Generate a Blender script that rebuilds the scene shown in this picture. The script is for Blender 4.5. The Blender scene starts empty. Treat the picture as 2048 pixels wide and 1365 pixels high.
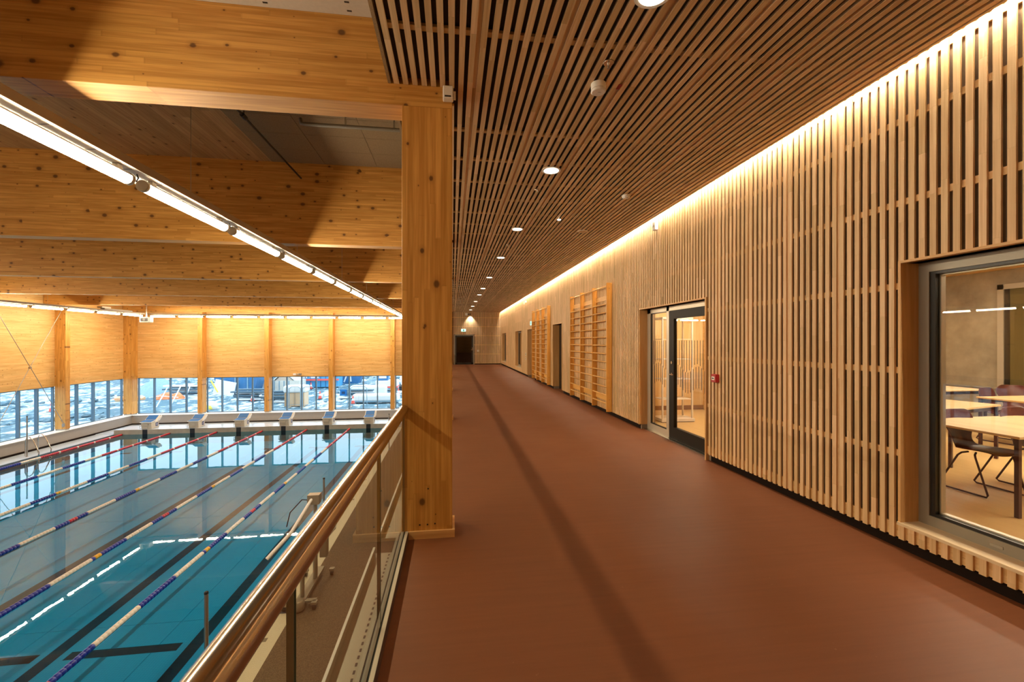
import bpy, math, random
from mathutils import Vector, Matrix, noise as mnoise
random.seed(7)
PI = math.pi
scene = bpy.context.scene
COL = scene.collection

# ------------------------------------------------------------------ camera
F_PX, W_PX, H_PX = 868.0, 2048.0, 1365.0
EYE = 1.6
YAW = math.atan((1024 - 904.5) / F_PX)
cam_d = bpy.data.cameras.new('camera')
cam = bpy.data.objects.new('camera', cam_d)
COL.objects.link(cam)
cam.location = (0, 0, EYE)
cam.rotation_euler = (PI / 2, 0, -YAW)
cam_d.sensor_width = 36.0
cam_d.lens = F_PX / W_PX * 36.0
cam_d.shift_y = 1.5 / W_PX
cam_d.clip_start = 0.05
cam_d.clip_end = 400
scene.camera = cam

# ------------------------------------------------------------------ view and world
scene.view_settings.view_transform = 'Standard'
scene.view_settings.look = 'None'
scene.view_settings.exposure = 1.05
scene.view_settings.gamma = 1.0
scene.view_settings.use_curve_mapping = False
cy = scene.cycles
cy.use_denoising = True
cy.max_bounces = 7
cy.diffuse_bounces = 4
cy.glossy_bounces = 4
cy.transmission_bounces = 4
cy.transparent_max_bounces = 24
cy.sample_clamp_indirect = 4.0
cy.caustics_reflective = False
cy.caustics_refractive = False

world = bpy.data.worlds.new('overcast_sky')
scene.world = world
world.use_nodes = True
wn = world.node_tree.nodes
bg = wn['Background']
bg.inputs[0].default_value = (0.72, 0.88, 1.0, 1)
SKY = 1.9
bg.inputs[1].default_value = SKY

TUBE_E = 53.0        # pool lamp tubes
COVE_E = 138.0       # strip above the slatted wall
SPOT_W = 31.0        # gallery downlights
WARM = (1.0, 0.84, 0.60)
WARM2 = (1.0, 0.83, 0.58)

# ------------------------------------------------------------------ pixel helpers
CT, ST = math.cos(YAW), math.sin(YAW)
def ray(px, py):
    r = (px - 1024) / F_PX; u = -(py - 684) / F_PX
    return (r * CT + ST, -r * ST + CT, u)
def atX(px, py, X):
    d = ray(px, py); k = X / d[0]; return Vector((X, d[1] * k, EYE + d[2] * k))
def atY(px, py, Y):
    d = ray(px, py); k = Y / d[1]; return Vector((d[0] * k, Y, EYE + d[2] * k))
def atZ(px, py, Z):
    d = ray(px, py); k = (Z - EYE) / d[2]; return Vector((d[0] * k, d[1] * k, Z))

# ------------------------------------------------------------------ materials
def new_mat(name):
    m = bpy.data.materials.new(name); m.use_nodes = True
    nt = m.node_tree; nt.nodes.clear()
    out = nt.nodes.new('ShaderNodeOutputMaterial')
    return m, nt, out
def N(nt, typ, **kw):
    n = nt.nodes.new(typ)
    for k, v in kw.items():
        if k == 'op': n.operation = v
        else: setattr(n, k, v)
    return n
def math_n(nt, op, a, b=None, clamp=False):
    n = N(nt, 'ShaderNodeMath', op=op); n.use_clamp = clamp
    for i, v in ((0, a), (1, b)):
        if v is None: continue
        if isinstance(v, (int, float)): n.inputs[i].default_value = v
        else: nt.links.new(v, n.inputs[i])
    return n.outputs[0]
def mix_c(nt, fac, a, b, mode='MIX'):
    n = N(nt, 'ShaderNodeMix', data_type='RGBA', blend_type=mode)
    for i, v in ((0, fac), (6, a), (7, b)):
        if isinstance(v, (int, float)): n.inputs[i].default_value = v
        elif isinstance(v, tuple): n.inputs[i].default_value = (*v[:3], 1)
        else: nt.links.new(v, n.inputs[i])
    return n.outputs[2]
def noise_n(nt, vec, scale=1.0, detail=2.0, rough=0.5):
    n = N(nt, 'ShaderNodeTexNoise'); n.inputs['Scale'].default_value = scale
    n.inputs['Detail'].default_value = detail; n.inputs['Roughness'].default_value = rough
    nt.links.new(vec, n.inputs['Vector']); return n.outputs[0]
def smooth(nt, v, a, b):
    n = N(nt, 'ShaderNodeMapRange', interpolation_type='SMOOTHSTEP')
    nt.links.new(v, n.inputs[0]); n.inputs[1].default_value = a; n.inputs[2].default_value = b
    return n.outputs[0]
def principled(nt, out, color, rough=0.5, metal=0.0, bump=None, bump_s=0.2, spec=0.5, bump_d=0.01):
    p = N(nt, 'ShaderNodeBsdfPrincipled')
    if isinstance(color, tuple): p.inputs['Base Color'].default_value = (*color[:3], 1)
    else: nt.links.new(color, p.inputs['Base Color'])
    if isinstance(rough, (int, float)): p.inputs['Roughness'].default_value = rough
    else: nt.links.new(rough, p.inputs['Roughness'])
    p.inputs['Metallic'].default_value = metal
    p.inputs['Specular IOR Level'].default_value = spec
    if bump is not None:
        b = N(nt, 'ShaderNodeBump'); b.inputs['Strength'].default_value = bump_s; b.inputs['Distance'].default_value = bump_d
        nt.links.new(bump, b.inputs['Height']); nt.links.new(b.outputs[0], p.inputs['Normal'])
    nt.links.new(p.outputs[0], out.inputs[0])
    return p
MATS = {}
def plain(name, color, rough=0.5, metal=0.0, vary=0.0, vscale=8.0, spec=0.5, bump=0.0):
    if name in MATS: return MATS[name]
    m, nt, out = new_mat(name)
    c = color; bmp = None
    if vary > 0 or bump > 0:
        g = N(nt, 'ShaderNodeNewGeometry')
        nz = noise_n(nt, g.outputs['Position'], vscale, 4.0, 0.6)
        lo = tuple(v * (1 - vary) for v in color); hi = tuple(min(1, v * (1 + vary)) for v in color)
        c = mix_c(nt, nz, lo, hi)
        if bump > 0: bmp = nz
    principled(nt, out, c, rough, metal, bmp, bump, spec)
    MATS[name] = m; return m
def emit(name, color, strength):
    if name in MATS: return MATS[name]
    m, nt, out = new_mat(name)
    e = N(nt, 'ShaderNodeEmission'); e.inputs[0].default_value = (*color, 1); e.inputs[1].default_value = strength
    nt.links.new(e.outputs[0], out.inputs[0]); MATS[name] = m; return m
def wood(name, axis, light, dark, lam=0.0, lam_axis=2, joint=0.0, knots=0.0, knot_d=1.0, rough=0.5, fine=45.0, lamvar=0.12, spec=0.4, objrand=0.0, line=0.35):
    """grain runs along axis; lamellas of width lam stack along lam_axis"""
    if name in MATS: return MATS[name]
    m, nt, out = new_mat(name)
    g = N(nt, 'ShaderNodeNewGeometry'); oi = N(nt, 'ShaderNodeObjectInfo')
    sep = N(nt, 'ShaderNodeSeparateXYZ'); nt.links.new(g.outputs['Position'], sep.inputs[0])
    o = [sep.outputs[i] for i in range(3)]
    u = o[axis]; others = [i for i in range(3) if i != axis]
    v, w = o[others[0]], o[others[1]]
    off = math_n(nt, 'MULTIPLY', oi.outputs['Random'], 31.0)
    cell = off; jl = None; lv = None
    if lam > 0:
        lv = math_n(nt, 'DIVIDE', o[lam_axis], lam)
        lamid = math_n(nt, 'FLOOR', lv)
        cell = math_n(nt, 'ADD', math_n(nt, 'MULTIPLY', lamid, 7.31), off)
    if joint > 0:
        wn0 = N(nt, 'ShaderNodeTexWhiteNoise', noise_dimensions='1D'); nt.links.new(cell, wn0.inputs['W'])
        ju = math_n(nt, 'ADD', math_n(nt, 'DIVIDE', u, joint), math_n(nt, 'MULTIPLY', wn0.outputs[0], 9.0))
        jid = math_n(nt, 'FLOOR', ju)
        cell = math_n(nt, 'ADD', cell, math_n(nt, 'MULTIPLY', jid, 3.17))
    wnz = N(nt, 'ShaderNodeTexWhiteNoise', noise_dimensions='1D'); nt.links.new(cell, wnz.inputs['W'])
    cs = math_n(nt, 'MULTIPLY', wnz.outputs[0], 40.0)
    def vec(su, sv, extra=True):
        c = N(nt, 'ShaderNodeCombineXYZ')
        a = math_n(nt, 'MULTIPLY', u, su)
        if extra: a = math_n(nt, 'ADD', a, cs)
        nt.links.new(a, c.inputs[0])
        nt.links.new(math_n(nt, 'MULTIPLY', v, sv), c.inputs[1]); nt.links.new(math_n(nt, 'MULTIPLY', w, sv), c.inputs[2])
        return c.outputs[0]
    n1 = noise_n(nt, vec(1.6, fine), 1.0, 3.0, 0.6)
    n2 = noise_n(nt, vec(0.7, fine * 0.22), 1.0, 2.0, 0.5)
    f = math_n(nt, 'ADD', math_n(nt, 'MULTIPLY', n1, 0.55), math_n(nt, 'MULTIPLY', n2, 0.45))
    f = smooth(nt, f, 0.36, 0.66)
    col = mix_c(nt, f, dark, light)
    br = math_n(nt, 'ADD', math_n(nt, 'MULTIPLY', math_n(nt, 'SUBTRACT', wnz.outputs[0], 0.5), 2 * lamvar), 1.0)
    if objrand > 0:
        br = math_n(nt, 'ADD', br, math_n(nt, 'MULTIPLY', math_n(nt, 'SUBTRACT', oi.outputs['Random'], 0.5), objrand))
    cb = N(nt, 'ShaderNodeCombineColor')
    nt.links.new(br, cb.inputs[0]); nt.links.new(br, cb.inputs[1]); nt.links.new(math_n(nt, 'POWER', br, 1.5), cb.inputs[2])
    col = mix_c(nt, 1.0, col, cb.outputs[0], 'MULTIPLY')
    if lam > 0 and line > 0:
        fr = math_n(nt, 'FRACT', lv)
        e = math_n(nt, 'LESS_THAN', fr, 0.05)
        col = mix_c(nt, math_n(nt, 'MULTIPLY', e, line), col, tuple(c * 0.45 for c in dark))
    if joint > 0:
        frj = math_n(nt, 'FRACT', ju)
        e = math_n(nt, 'LESS_THAN', frj, 0.006)
        col = mix_c(nt, math_n(nt, 'MULTIPLY', e, 0.15), col, tuple(c * 0.5 for c in dark))
    if knots > 0:
        vo = N(nt, 'ShaderNodeTexVoronoi', voronoi_dimensions='2D'); vo.inputs['Scale'].default_value = knot_d
        kv = N(nt, 'ShaderNodeCombineXYZ')
        nt.links.new(math_n(nt, 'ADD', math_n(nt, 'MULTIPLY', u, 0.75), off), kv.inputs[0]); nt.links.new(o[lam_axis], kv.inputs[1])
        nt.links.new(kv.outputs[0], vo.inputs['Vector'])
        wk = math_n(nt, 'ADD', vo.outputs['Distance'], math_n(nt, 'MULTIPLY', math_n(nt, 'SUBTRACT', n1, 0.5), 0.05))
        sc = N(nt, 'ShaderNodeSeparateColor'); nt.links.new(vo.outputs['Color'], sc.inputs[0])
        rad = math_n(nt, 'MULTIPLY', math_n(nt, 'POWER', sc.outputs[0], 4.0), knots * 1.35)
        k = math_n(nt, 'SUBTRACT', 1.0, math_n(nt, 'DIVIDE', wk, math_n(nt, 'ADD', rad, 0.001)), True)
        k = smooth(nt, k, 0.0, 0.55)
        halo = smooth(nt, math_n(nt, 'SUBTRACT', 1.0, math_n(nt, 'DIVIDE', wk, math_n(nt, 'ADD', math_n(nt, 'MULTIPLY', rad, 2.4), 0.001)), True), 0.0, 0.8)
        col = mix_c(nt, math_n(nt, 'MULTIPLY', halo, 0.35), col, (0.30, 0.115, 0.022))
        col = mix_c(nt, math_n(nt, 'MULTIPLY', k, 0.85), col, (0.09, 0.032, 0.008))
    principled(nt, out, col, rough, 0.0, n1, 0.08, spec)
    MATS[name] = m; return m

GL_L, GL_D = (0.72, 0.38, 0.095), (0.50, 0.225, 0.042)
M_BEAM = wood('glulam_beam', 0, GL_L, GL_D, lam=0.045, lam_axis=2, joint=1.9, knots=0.17, knot_d=5.0, rough=0.5, fine=42, lamvar=0.07)
M_BEAM_UNDER = M_BEAM
M_COLUMN = wood('glulam_column', 2, GL_L, GL_D, lam=0.045, lam_axis=0, joint=1.6, knots=0.15, knot_d=4.5, rough=0.45, fine=42, lamvar=0.08, line=0.2)
M_COLUMN_LEFT = wood('glulam_column_wall', 2, GL_L, GL_D, lam=0.045, lam_axis=1, joint=1.6, knots=0.15, knot_d=4.5, rough=0.5, fine=42, lamvar=0.08)
CL_L, CL_D = (0.77, 0.49, 0.19), (0.63, 0.345, 0.105)
M_CLT_X = wood('timber_wall_panel', 0, CL_L, CL_D, lam=0.10, lam_axis=2, joint=3.1, knots=0.075, knot_d=6.0, rough=0.55, fine=30, lamvar=0.07, line=0.2)
M_CLT_Y = wood('timber_wall_panel_side', 1, CL_L, CL_D, lam=0.10, lam_axis=2, joint=3.1, knots=0.075, knot_d=6.0, rough=0.55, fine=30, lamvar=0.07, line=0.2)
M_CEIL = wood('timber_roof_deck', 1, (0.52, 0.31, 0.13), (0.38, 0.20, 0.075), lam=0.14, lam_axis=0, joint=4.0, knots=0.12, knot_d=5.0, rough=0.6, fine=34, lamvar=0.1)
SL_L, SL_D = (0.77, 0.54, 0.30), (0.61, 0.39, 0.19)
M_SLAT_Z = wood('pine_slat', 2, SL_L, SL_D, joint=0.62, rough=0.5, fine=70, lamvar=0.11, objrand=0.10)
M_SLAT_Y = wood('pine_ceiling_slat', 1, (0.75, 0.53, 0.29), (0.58, 0.37, 0.18), joint=0.55, rough=0.5, fine=70, lamvar=0.13, objrand=0.08)
M_BATTEN_Y = wood('pine_batten', 1, (0.80, 0.54, 0.26), (0.66, 0.40, 0.17), joint=1.3, rough=0.55, fine=50)
M_BATTEN_X = wood('pine_cross_batten', 0, (0.76, 0.50, 0.24), (0.62, 0.38, 0.16), joint=1.3, rough=0.55, fine=50)
M_TRIM_Z = wood('pine_lining', 2, (0.74, 0.46, 0.20), (0.60, 0.33, 0.12), rough=0.5, fine=26)
M_TRIM_Y = wood('pine_lining_long', 1, (0.76, 0.50, 0.25), (0.62, 0.36, 0.15), rough=0.5, fine=26)
M_TRIM_X = wood('pine_skirting', 0, (0.74, 0.44, 0.17), (0.55, 0.28, 0.09), rough=0.5, fine=26)
M_BARS = wood('varnished_pine', 2, (0.75, 0.38, 0.085), (0.60, 0.27, 0.045), rough=0.35, fine=30, lamvar=0.03)
M_RUNG = wood('varnished_rung', 1, (0.80, 0.46, 0.14), (0.68, 0.36, 0.09), rough=0.3, fine=30, lamvar=0.05, objrand=0.06)
M_FELT = plain('dark_felt', (0.075, 0.05, 0.033), 0.95, vary=0.15, vscale=30)
M_FELT_G = plain('grey_brown_felt', (0.26, 0.20, 0.15), 0.95, vary=0.12, vscale=30)
M_BLACK = plain('black_plastic', (0.012, 0.011, 0.010), 0.4)
M_BASE = plain('dark_baseboard', (0.014, 0.008, 0.006), 0.9, spec=0.1)
M_STEEL = plain('brushed_steel', (0.62, 0.56, 0.48), 0.22, 1.0, vary=0.05, vscale=20)
M_STEEL_D = plain('satin_steel', (0.42, 0.38, 0.33), 0.35, 1.0)
M_HANDRAIL = plain('polished_handrail', (0.44, 0.38, 0.31), 0.16, 1.0)
M_ALU = plain('grey_aluminium_frame', (0.30, 0.265, 0.21), 0.45, 0.3)
M_ALU_L = plain('light_aluminium', (0.58, 0.52, 0.42), 0.4, 0.4)
M_MULL = plain('blue_grey_mullion', (0.10, 0.17, 0.24), 0.4, 0.2)
M_WHITE = plain('white_plastic', (0.82, 0.78, 0.72), 0.4)
M_WPAINT = plain('white_paint', (0.80, 0.77, 0.73), 0.55)
M_WSILL = plain('white_sill', (0.86, 0.84, 0.80), 0.4)
M_CONC = plain('raw_concrete', (0.36, 0.30, 0.22), 0.85, vary=0.65, vscale=2.2, bump=0.3)
M_CONC_P = plain('pool_concrete', (0.40, 0.35, 0.28), 0.7, vary=0.25, vscale=4.0)
M_GREYP = plain('grey_painted_wall', (0.34, 0.31, 0.28), 0.7, vary=0.06)
M_BLUE = plain('blue_grip_pad', (0.012, 0.14, 0.46), 0.55, vary=0.1, vscale=60)
M_RED = plain('red_plastic', (0.42, 0.018, 0.02), 0.4)
M_MAROON = plain('maroon_shell', (0.085, 0.018, 0.018), 0.35)
M_MAROON_F = plain('maroon_steel', (0.06, 0.014, 0.014), 0.35, 0.2)
M_TABLETOP = wood('birch_tabletop', 1, (0.80, 0.60, 0.34), (0.70, 0.48, 0.24), rough=0.3, fine=20)
M_OSB = plain('raw_chipboard_edge', (0.30, 0.19, 0.085), 0.9, vary=0.6, vscale=120, bump=0.4)
M_FIBRE = plain('wood_wool_panel', (0.25, 0.170, 0.090), 0.95, vary=0.4, vscale=70, bump=0.4)
M_DARKROOM = plain('unlit_room_wall', (0.06, 0.045, 0.035), 0.8)
M_DARKDOOR = plain('dark_brown_door', (0.03, 0.02, 0.014), 0.35)
M_TUBE = emit('lamp_tube_glow', WARM2, TUBE_E)
M_COVE = emit('cove_strip_glow', WARM, COVE_E)
M_LENS = emit('downlight_lens_glow', (1.0, 0.84, 0.60), 5.0)
M_SPOTL = emit('small_spot_glow', (1.0, 0.88, 0.62), 30.0)
M_EXIT = emit('exit_sign_face', (0.45, 1.0, 0.72), 1.0)

def glass_mat(name, tint, ior=1.5, rough=0.0, boost=1.0):
    m, nt, out = new_mat(name)
    tr = N(nt, 'ShaderNodeBsdfTransparent'); tr.inputs[0].default_value = (*tint, 1)
    gl = N(nt, 'ShaderNodeBsdfGlossy'); gl.inputs['Roughness'].default_value = rough
    fr = N(nt, 'ShaderNodeFresnel'); fr.inputs[0].default_value = ior
    g = N(nt, 'ShaderNodeNewGeometry')
    f = math_n(nt, 'MULTIPLY', fr.outputs[0], math_n(nt, 'SUBTRACT', 1.0, g.outputs['Backfacing']))
    f = math_n(nt, 'MULTIPLY', f, boost, True)
    mx = N(nt, 'ShaderNodeMixShader'); nt.links.new(f, mx.inputs[0])
    nt.links.new(tr.outputs[0], mx.inputs[1]); nt.links.new(gl.outputs[0], mx.inputs[2])
    nt.links.new(mx.outputs[0], out.inputs[0]); MATS[name] = m; return m
M_GLASS = glass_mat('clear_glass', (0.95, 0.96, 0.94), 1.5, 0.0, 1.6)
M_RAILGLASS = glass_mat('railing_glass', (0.90, 0.92, 0.86), 1.5, 0.0, 1.25)
M_WINGLASS = glass_mat('window_glass', (0.94, 0.98, 1.0), 1.5, 0.0, 1.0)
M_DARKGLASS = glass_mat('dim_door_glass', (0.55, 0.52, 0.48), 1.5, 0.0, 1.8)

def floor_mat():
    m, nt, out = new_mat('reddish_linoleum')
    g = N(nt, 'ShaderNodeNewGeometry')
    mp = N(nt, 'ShaderNodeMapping'); mp.inputs['Scale'].default_value = (1.2, 26, 1)
    nt.links.new(g.outputs['Position'], mp.inputs[0])
    a = noise_n(nt, mp.outputs[0], 1.0, 4.0, 0.6)
    b = noise_n(nt, g.outputs['Position'], 1.1, 3.0, 0.6)
    c = mix_c(nt, a, (0.150, 0.047, 0.017), (0.212, 0.071, 0.027))
    c = mix_c(nt, math_n(nt, 'MULTIPLY', b, 0.35), c, (0.175, 0.062, 0.022))
    d = noise_n(nt, g.outputs['Position'], 26.0, 3.0, 0.7)
    d2 = noise_n(nt, g.outputs['Position'], 2.6, 2.0, 0.5)
    sp = math_n(nt, 'MULTIPLY', smooth(nt, d, 0.66, 0.74), smooth(nt, d2, 0.52, 0.66))
    c = mix_c(nt, math_n(nt, 'MULTIPLY', sp, 0.30), c, (0.50, 0.30, 0.16))
    r = math_n(nt, 'ADD', math_n(nt, 'MULTIPLY', b, 0.16), 0.46)
    principled(nt, out, c, r, 0, a, 0.04, 0.35)
    return m
M_LINO = floor_mat()
def lino_mat(name, lo, hi, sx, sy):
    m, nt, out = new_mat(name)
    g = N(nt, 'ShaderNodeNewGeometry')
    mp = N(nt, 'ShaderNodeMapping'); mp.inputs['Scale'].default_value = (sx, sy, 1)
    nt.links.new(g.outputs['Position'], mp.inputs[0])
    a = noise_n(nt, mp.outputs[0], 1.0, 4.0, 0.6)
    principled(nt, out, mix_c(nt, a, lo, hi), 0.4, 0, None, 0, 0.4)
    return m
M_ROOMFLOOR = lino_mat('honey_linoleum', (0.52, 0.33, 0.13), (0.68, 0.46, 0.20), 14, 1.5)
def carpet_mat():
    m, nt, out = new_mat('brown_pool_deck')
    g = N(nt, 'ShaderNodeNewGeometry')
    a = noise_n(nt, g.outputs['Position'], 55.0, 3.0, 0.7)
    b = noise_n(nt, g.outputs['Position'], 0.8, 2.0, 0.5)
    c = mix_c(nt, smooth(nt, a, 0.35, 0.65), (0.070, 0.042, 0.020), (0.20, 0.13, 0.068))
    c = mix_c(nt, math_n(nt, 'MULTIPLY', b, 0.4), c, (0.15, 0.10, 0.055))
    principled(nt, out, c, 0.75, 0, a, 0.2, 0.3); return m
M_DECK = carpet_mat()
M_DECK_G = plain('pale_grey_deck', (0.56, 0.66, 0.80), 0.22, vary=0.06, vscale=3)
def grate_mat():
    m, nt, out = new_mat('white_overflow_grating')
    g = N(nt, 'ShaderNodeNewGeometry')
    sep = N(nt, 'ShaderNodeSeparateXYZ'); nt.links.new(g.outputs['Position'], sep.inputs[0])
    fx = math_n(nt, 'FRACT', math_n(nt, 'MULTIPLY', sep.outputs[0], 40.0)); fy = math_n(nt, 'FRACT', math_n(nt, 'MULTIPLY', sep.outputs[1], 40.0))
    h = math_n(nt, 'MULTIPLY', math_n(nt, 'LESS_THAN', fx, 0.35), math_n(nt, 'LESS_THAN', fy, 0.45))
    c = mix_c(nt, math_n(nt, 'MULTIPLY', h, 0.6), (0.72, 0.62, 0.44), (0.32, 0.26, 0.17))
    principled(nt, out, c, 0.5); return m
M_GRATE = grate_mat()
def tile_mat():
    m, nt, out = new_mat('pool_mosaic_tile')
    g = N(nt, 'ShaderNodeNewGeometry')
    sep = N(nt, 'ShaderNodeSeparateXYZ'); nt.links.new(g.outputs['Position'], sep.inputs[0])
    fx = math_n(nt, 'FRACT', math_n(nt, 'MULTIPLY', sep.outputs[0], 20.0)); fy = math_n(nt, 'FRACT', math_n(nt, 'MULTIPLY', sep.outputs[1], 20.0))
    h = math_n(nt, 'MAXIMUM', math_n(nt, 'LESS_THAN', fx, 0.12), math_n(nt, 'LESS_THAN', fy, 0.12))
    b = noise_n(nt, g.outputs['Position'], 0.9, 3.0, 0.5)
    c = mix_c(nt, b, (0.24, 0.64, 0.74), (0.34, 0.76, 0.82))
    c = mix_c(nt, math_n(nt, 'MULTIPLY', h, 0.35), c, (0.10, 0.34, 0.46))
    principled(nt, out, c, 0.5); return m
M_TILE = tile_mat()
M_LINE = plain('black_lane_tile', (0.006, 0.006, 0.008), 0.5)
def water_mat():
    m, nt, out = new_mat('pool_water')
    g = N(nt, 'ShaderNodeNewGeometry')
    mp = N(nt, 'ShaderNodeMapping'); mp.inputs['Scale'].default_value = (1.0, 1.0, 1.0)
    nt.links.new(g.outputs['Position'], mp.inputs[0])
    nz = noise_n(nt, mp.outputs[0], 2.2, 3.0, 0.5)
    bp = N(nt, 'ShaderNodeBump'); bp.inputs['Strength'].default_value = 0.045; bp.inputs['Distance'].default_value = 0.012
    nt.links.new(nz, bp.inputs['Height'])
    tr = N(nt, 'ShaderNodeBsdfTransparent'); tr.inputs[0].default_value = (0.15, 0.56, 0.76, 1)
    gl = N(nt, 'ShaderNodeBsdfGlossy'); gl.inputs['Roughness'].default_value = 0.0
    fr = N(nt, 'ShaderNodeFresnel'); fr.inputs[0].default_value = 1.33
    nt.links.new(bp.outputs[0], gl.inputs['Normal']); nt.links.new(bp.outputs[0], fr.inputs['Normal'])
    f = math_n(nt, 'MULTIPLY', fr.outputs[0], math_n(nt, 'SUBTRACT', 1.0, g.outputs['Backfacing']))
    mx = N(nt, 'ShaderNodeMixShader'); nt.links.new(f, mx.inputs[0])
    nt.links.new(tr.outputs[0], mx.inputs[1]); nt.links.new(gl.outputs[0], mx.inputs[2])
    nt.links.new(mx.outputs[0], out.inputs[0]); return m
M_WATER = water_mat()
def snow_mat():
    m, nt, out = new_mat('trampled_snow_and_shale')
    g = N(nt, 'ShaderNodeNewGeometry')
    mp = N(nt, 'ShaderNodeMapping'); mp.inputs['Scale'].default_value = (1.0, 0.45, 1.0)
    nt.links.new(g.outputs['Position'], mp.inputs[0])
    a = noise_n(nt, mp.outputs[0], 1.3, 6.0, 0.72)
    b = noise_n(nt, mp.outputs[0], 0.16, 3.0, 0.5)
    s = math_n(nt, 'ADD', math_n(nt, 'MULTIPLY', a, 0.75), math_n(nt, 'MULTIPLY', b, 0.25))
    f = smooth(nt, s, 0.485, 0.575)
    c = mix_c(nt, f, (0.05, 0.12, 0.16), (0.62, 0.70, 0.76))
    principled(nt, out, c, 0.8, 0, a, 0.3); return m
M_SNOW = snow_mat()

# ------------------------------------------------------------------ mesh builder
class MB:
    def __init__(s): s.v = []; s.f = []; s.sm = []
    def add(s, vs, fs, smooth=False):
        o = len(s.v); s.v += [tuple(p) for p in vs]
        for f in fs: s.f.append(tuple(i + o for i in f)); s.sm.append(smooth)
        return s
    def box(s, x0, x1, y0, y1, z0, z1):
        if x0 > x1: x0, x1 = x1, x0
        if y0 > y1: y0, y1 = y1, y0
        if z0 > z1: z0, z1 = z1, z0
        return s.add([(x0,y0,z0),(x1,y0,z0),(x1,y1,z0),(x0,y1,z0),(x0,y0,z1),(x1,y0,z1),(x1,y1,z1),(x0,y1,z1)],
              [(0,3,2,1),(4,5,6,7),(0,1,5,4),(1,2,6,5),(2,3,7,6),(3,0,4,7)])
    def cbox(s, c, d, rot=None):
        m = rot if rot is not None else Matrix.Identity(3)
        c = Vector(c); h = [q / 2 for q in d]
        pts = [c + m @ Vector((sx*h[0], sy*h[1], sz*h[2])) for sz in (-1,1) for sx, sy in ((-1,-1),(1,-1),(1,1),(-1,1))]
        return s.add(pts, [(0,3,2,1),(4,5,6,7),(0,1,5,4),(1,2,6,5),(2,3,7,6),(3,0,4,7)])
    def prism(s, poly, fn0, fn1):
        n = len(poly); a = [fn0(p) for p in poly]; b = [fn1(p) for p in poly]
        return s.add(a + b, [tuple(range(n))[::-1], tuple(range(n, 2*n))] + [(i, (i+1) % n, n+(i+1) % n, n+i) for i in range(n)])
    def tube(s, path, r, n=8, caps=True, closed=False):
        path = [Vector(p) for p in path]; rings = []
        up = Vector((0.0123, 0.031, 1.0))
        m = len(path)
        for i, p in enumerate(path):
            if closed: t = path[(i+1) % m] - path[i-1]
            else: t = path[min(i+1, m-1)] - path[max(i-1, 0)]
            t.normalize()
            a = up - t * up.dot(t)
            if a.length < 1e-3: a = Vector((1,0,0)) - t * t.x
            a.normalize(); b = t.cross(a)
            rr = r[i] if isinstance(r, (list, tuple)) else r
            rings.append([p + (a * math.cos(2*PI*k/n) + b * math.sin(2*PI*k/n)) * rr for k in range(n)])
            up = a
        vs = [q for rg in rings for q in rg]; fs = []
        for i in range(m if closed else m-1):
            j = (i+1) % m
            for k in range(n): fs.append((i*n+k, i*n+(k+1) % n, j*n+(k+1) % n, j*n+k))
        s.add(vs, fs, True)
        if caps and not closed: s.add(rings[0] + rings[-1], [tuple(range(n))[::-1], tuple(range(n, 2*n))])
        return s
    def lathe(s, prof, c=(0,0,0), n=20, axis=2):
        vs = []; fs = []
        for (r, h) in prof:
            for k in range(n):
                a = 2*PI*k/n; p = [r*math.cos(a), r*math.sin(a), h]
                if axis == 0: p = [p[2], p[0], p[1]]
                elif axis == 1: p = [p[1], p[2], p[0]]
                vs.append((p[0]+c[0], p[1]+c[1], p[2]+c[2]))
        for i in range(len(prof)-1):
            for k in range(n): fs.append((i*n+k, i*n+(k+1) % n, (i+1)*n+(k+1) % n, (i+1)*n+k))
        s.add(vs, fs, True)
        s.add(vs[:n], [tuple(range(n))[::-1]]); s.add(vs[-n:], [tuple(range(n))])
        return s
    def ico(s, c, rad, sub=1, jit=0.25, flat=1.0):
        t = (1 + 5**0.5) / 2
        vs = [Vector(p).normalized() for p in ((-1,t,0),(1,t,0),(-1,-t,0),(1,-t,0),(0,-1,t),(0,1,t),(0,-1,-t),(0,1,-t),(t,0,-1),(t,0,1),(-t,0,-1),(-t,0,1))]
        fs = [(0,11,5),(0,5,1),(0,1,7),(0,7,10),(0,10,11),(1,5,9),(5,11,4),(11,10,2),(10,7,6),(7,1,8),(3,9,4),(3,4,2),(3,2,6),(3,6,8),(3,8,9),(4,9,5),(2,4,11),(6,2,10),(8,6,7),(9,8,1)]
        vs = [v * rad * random.uniform(1-jit, 1+jit) for v in vs]
        return s.add([(c[0]+v.x, c[1]+v.y, c[2]+v.z*flat) for v in vs], fs)
    def mesh(s, name):
        me = bpy.data.meshes.new(name); me.from_pydata(s.v, [], s.f); me.update()
        if any(s.sm): me.polygons.foreach_set('use_smooth', s.sm)
        return me

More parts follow.
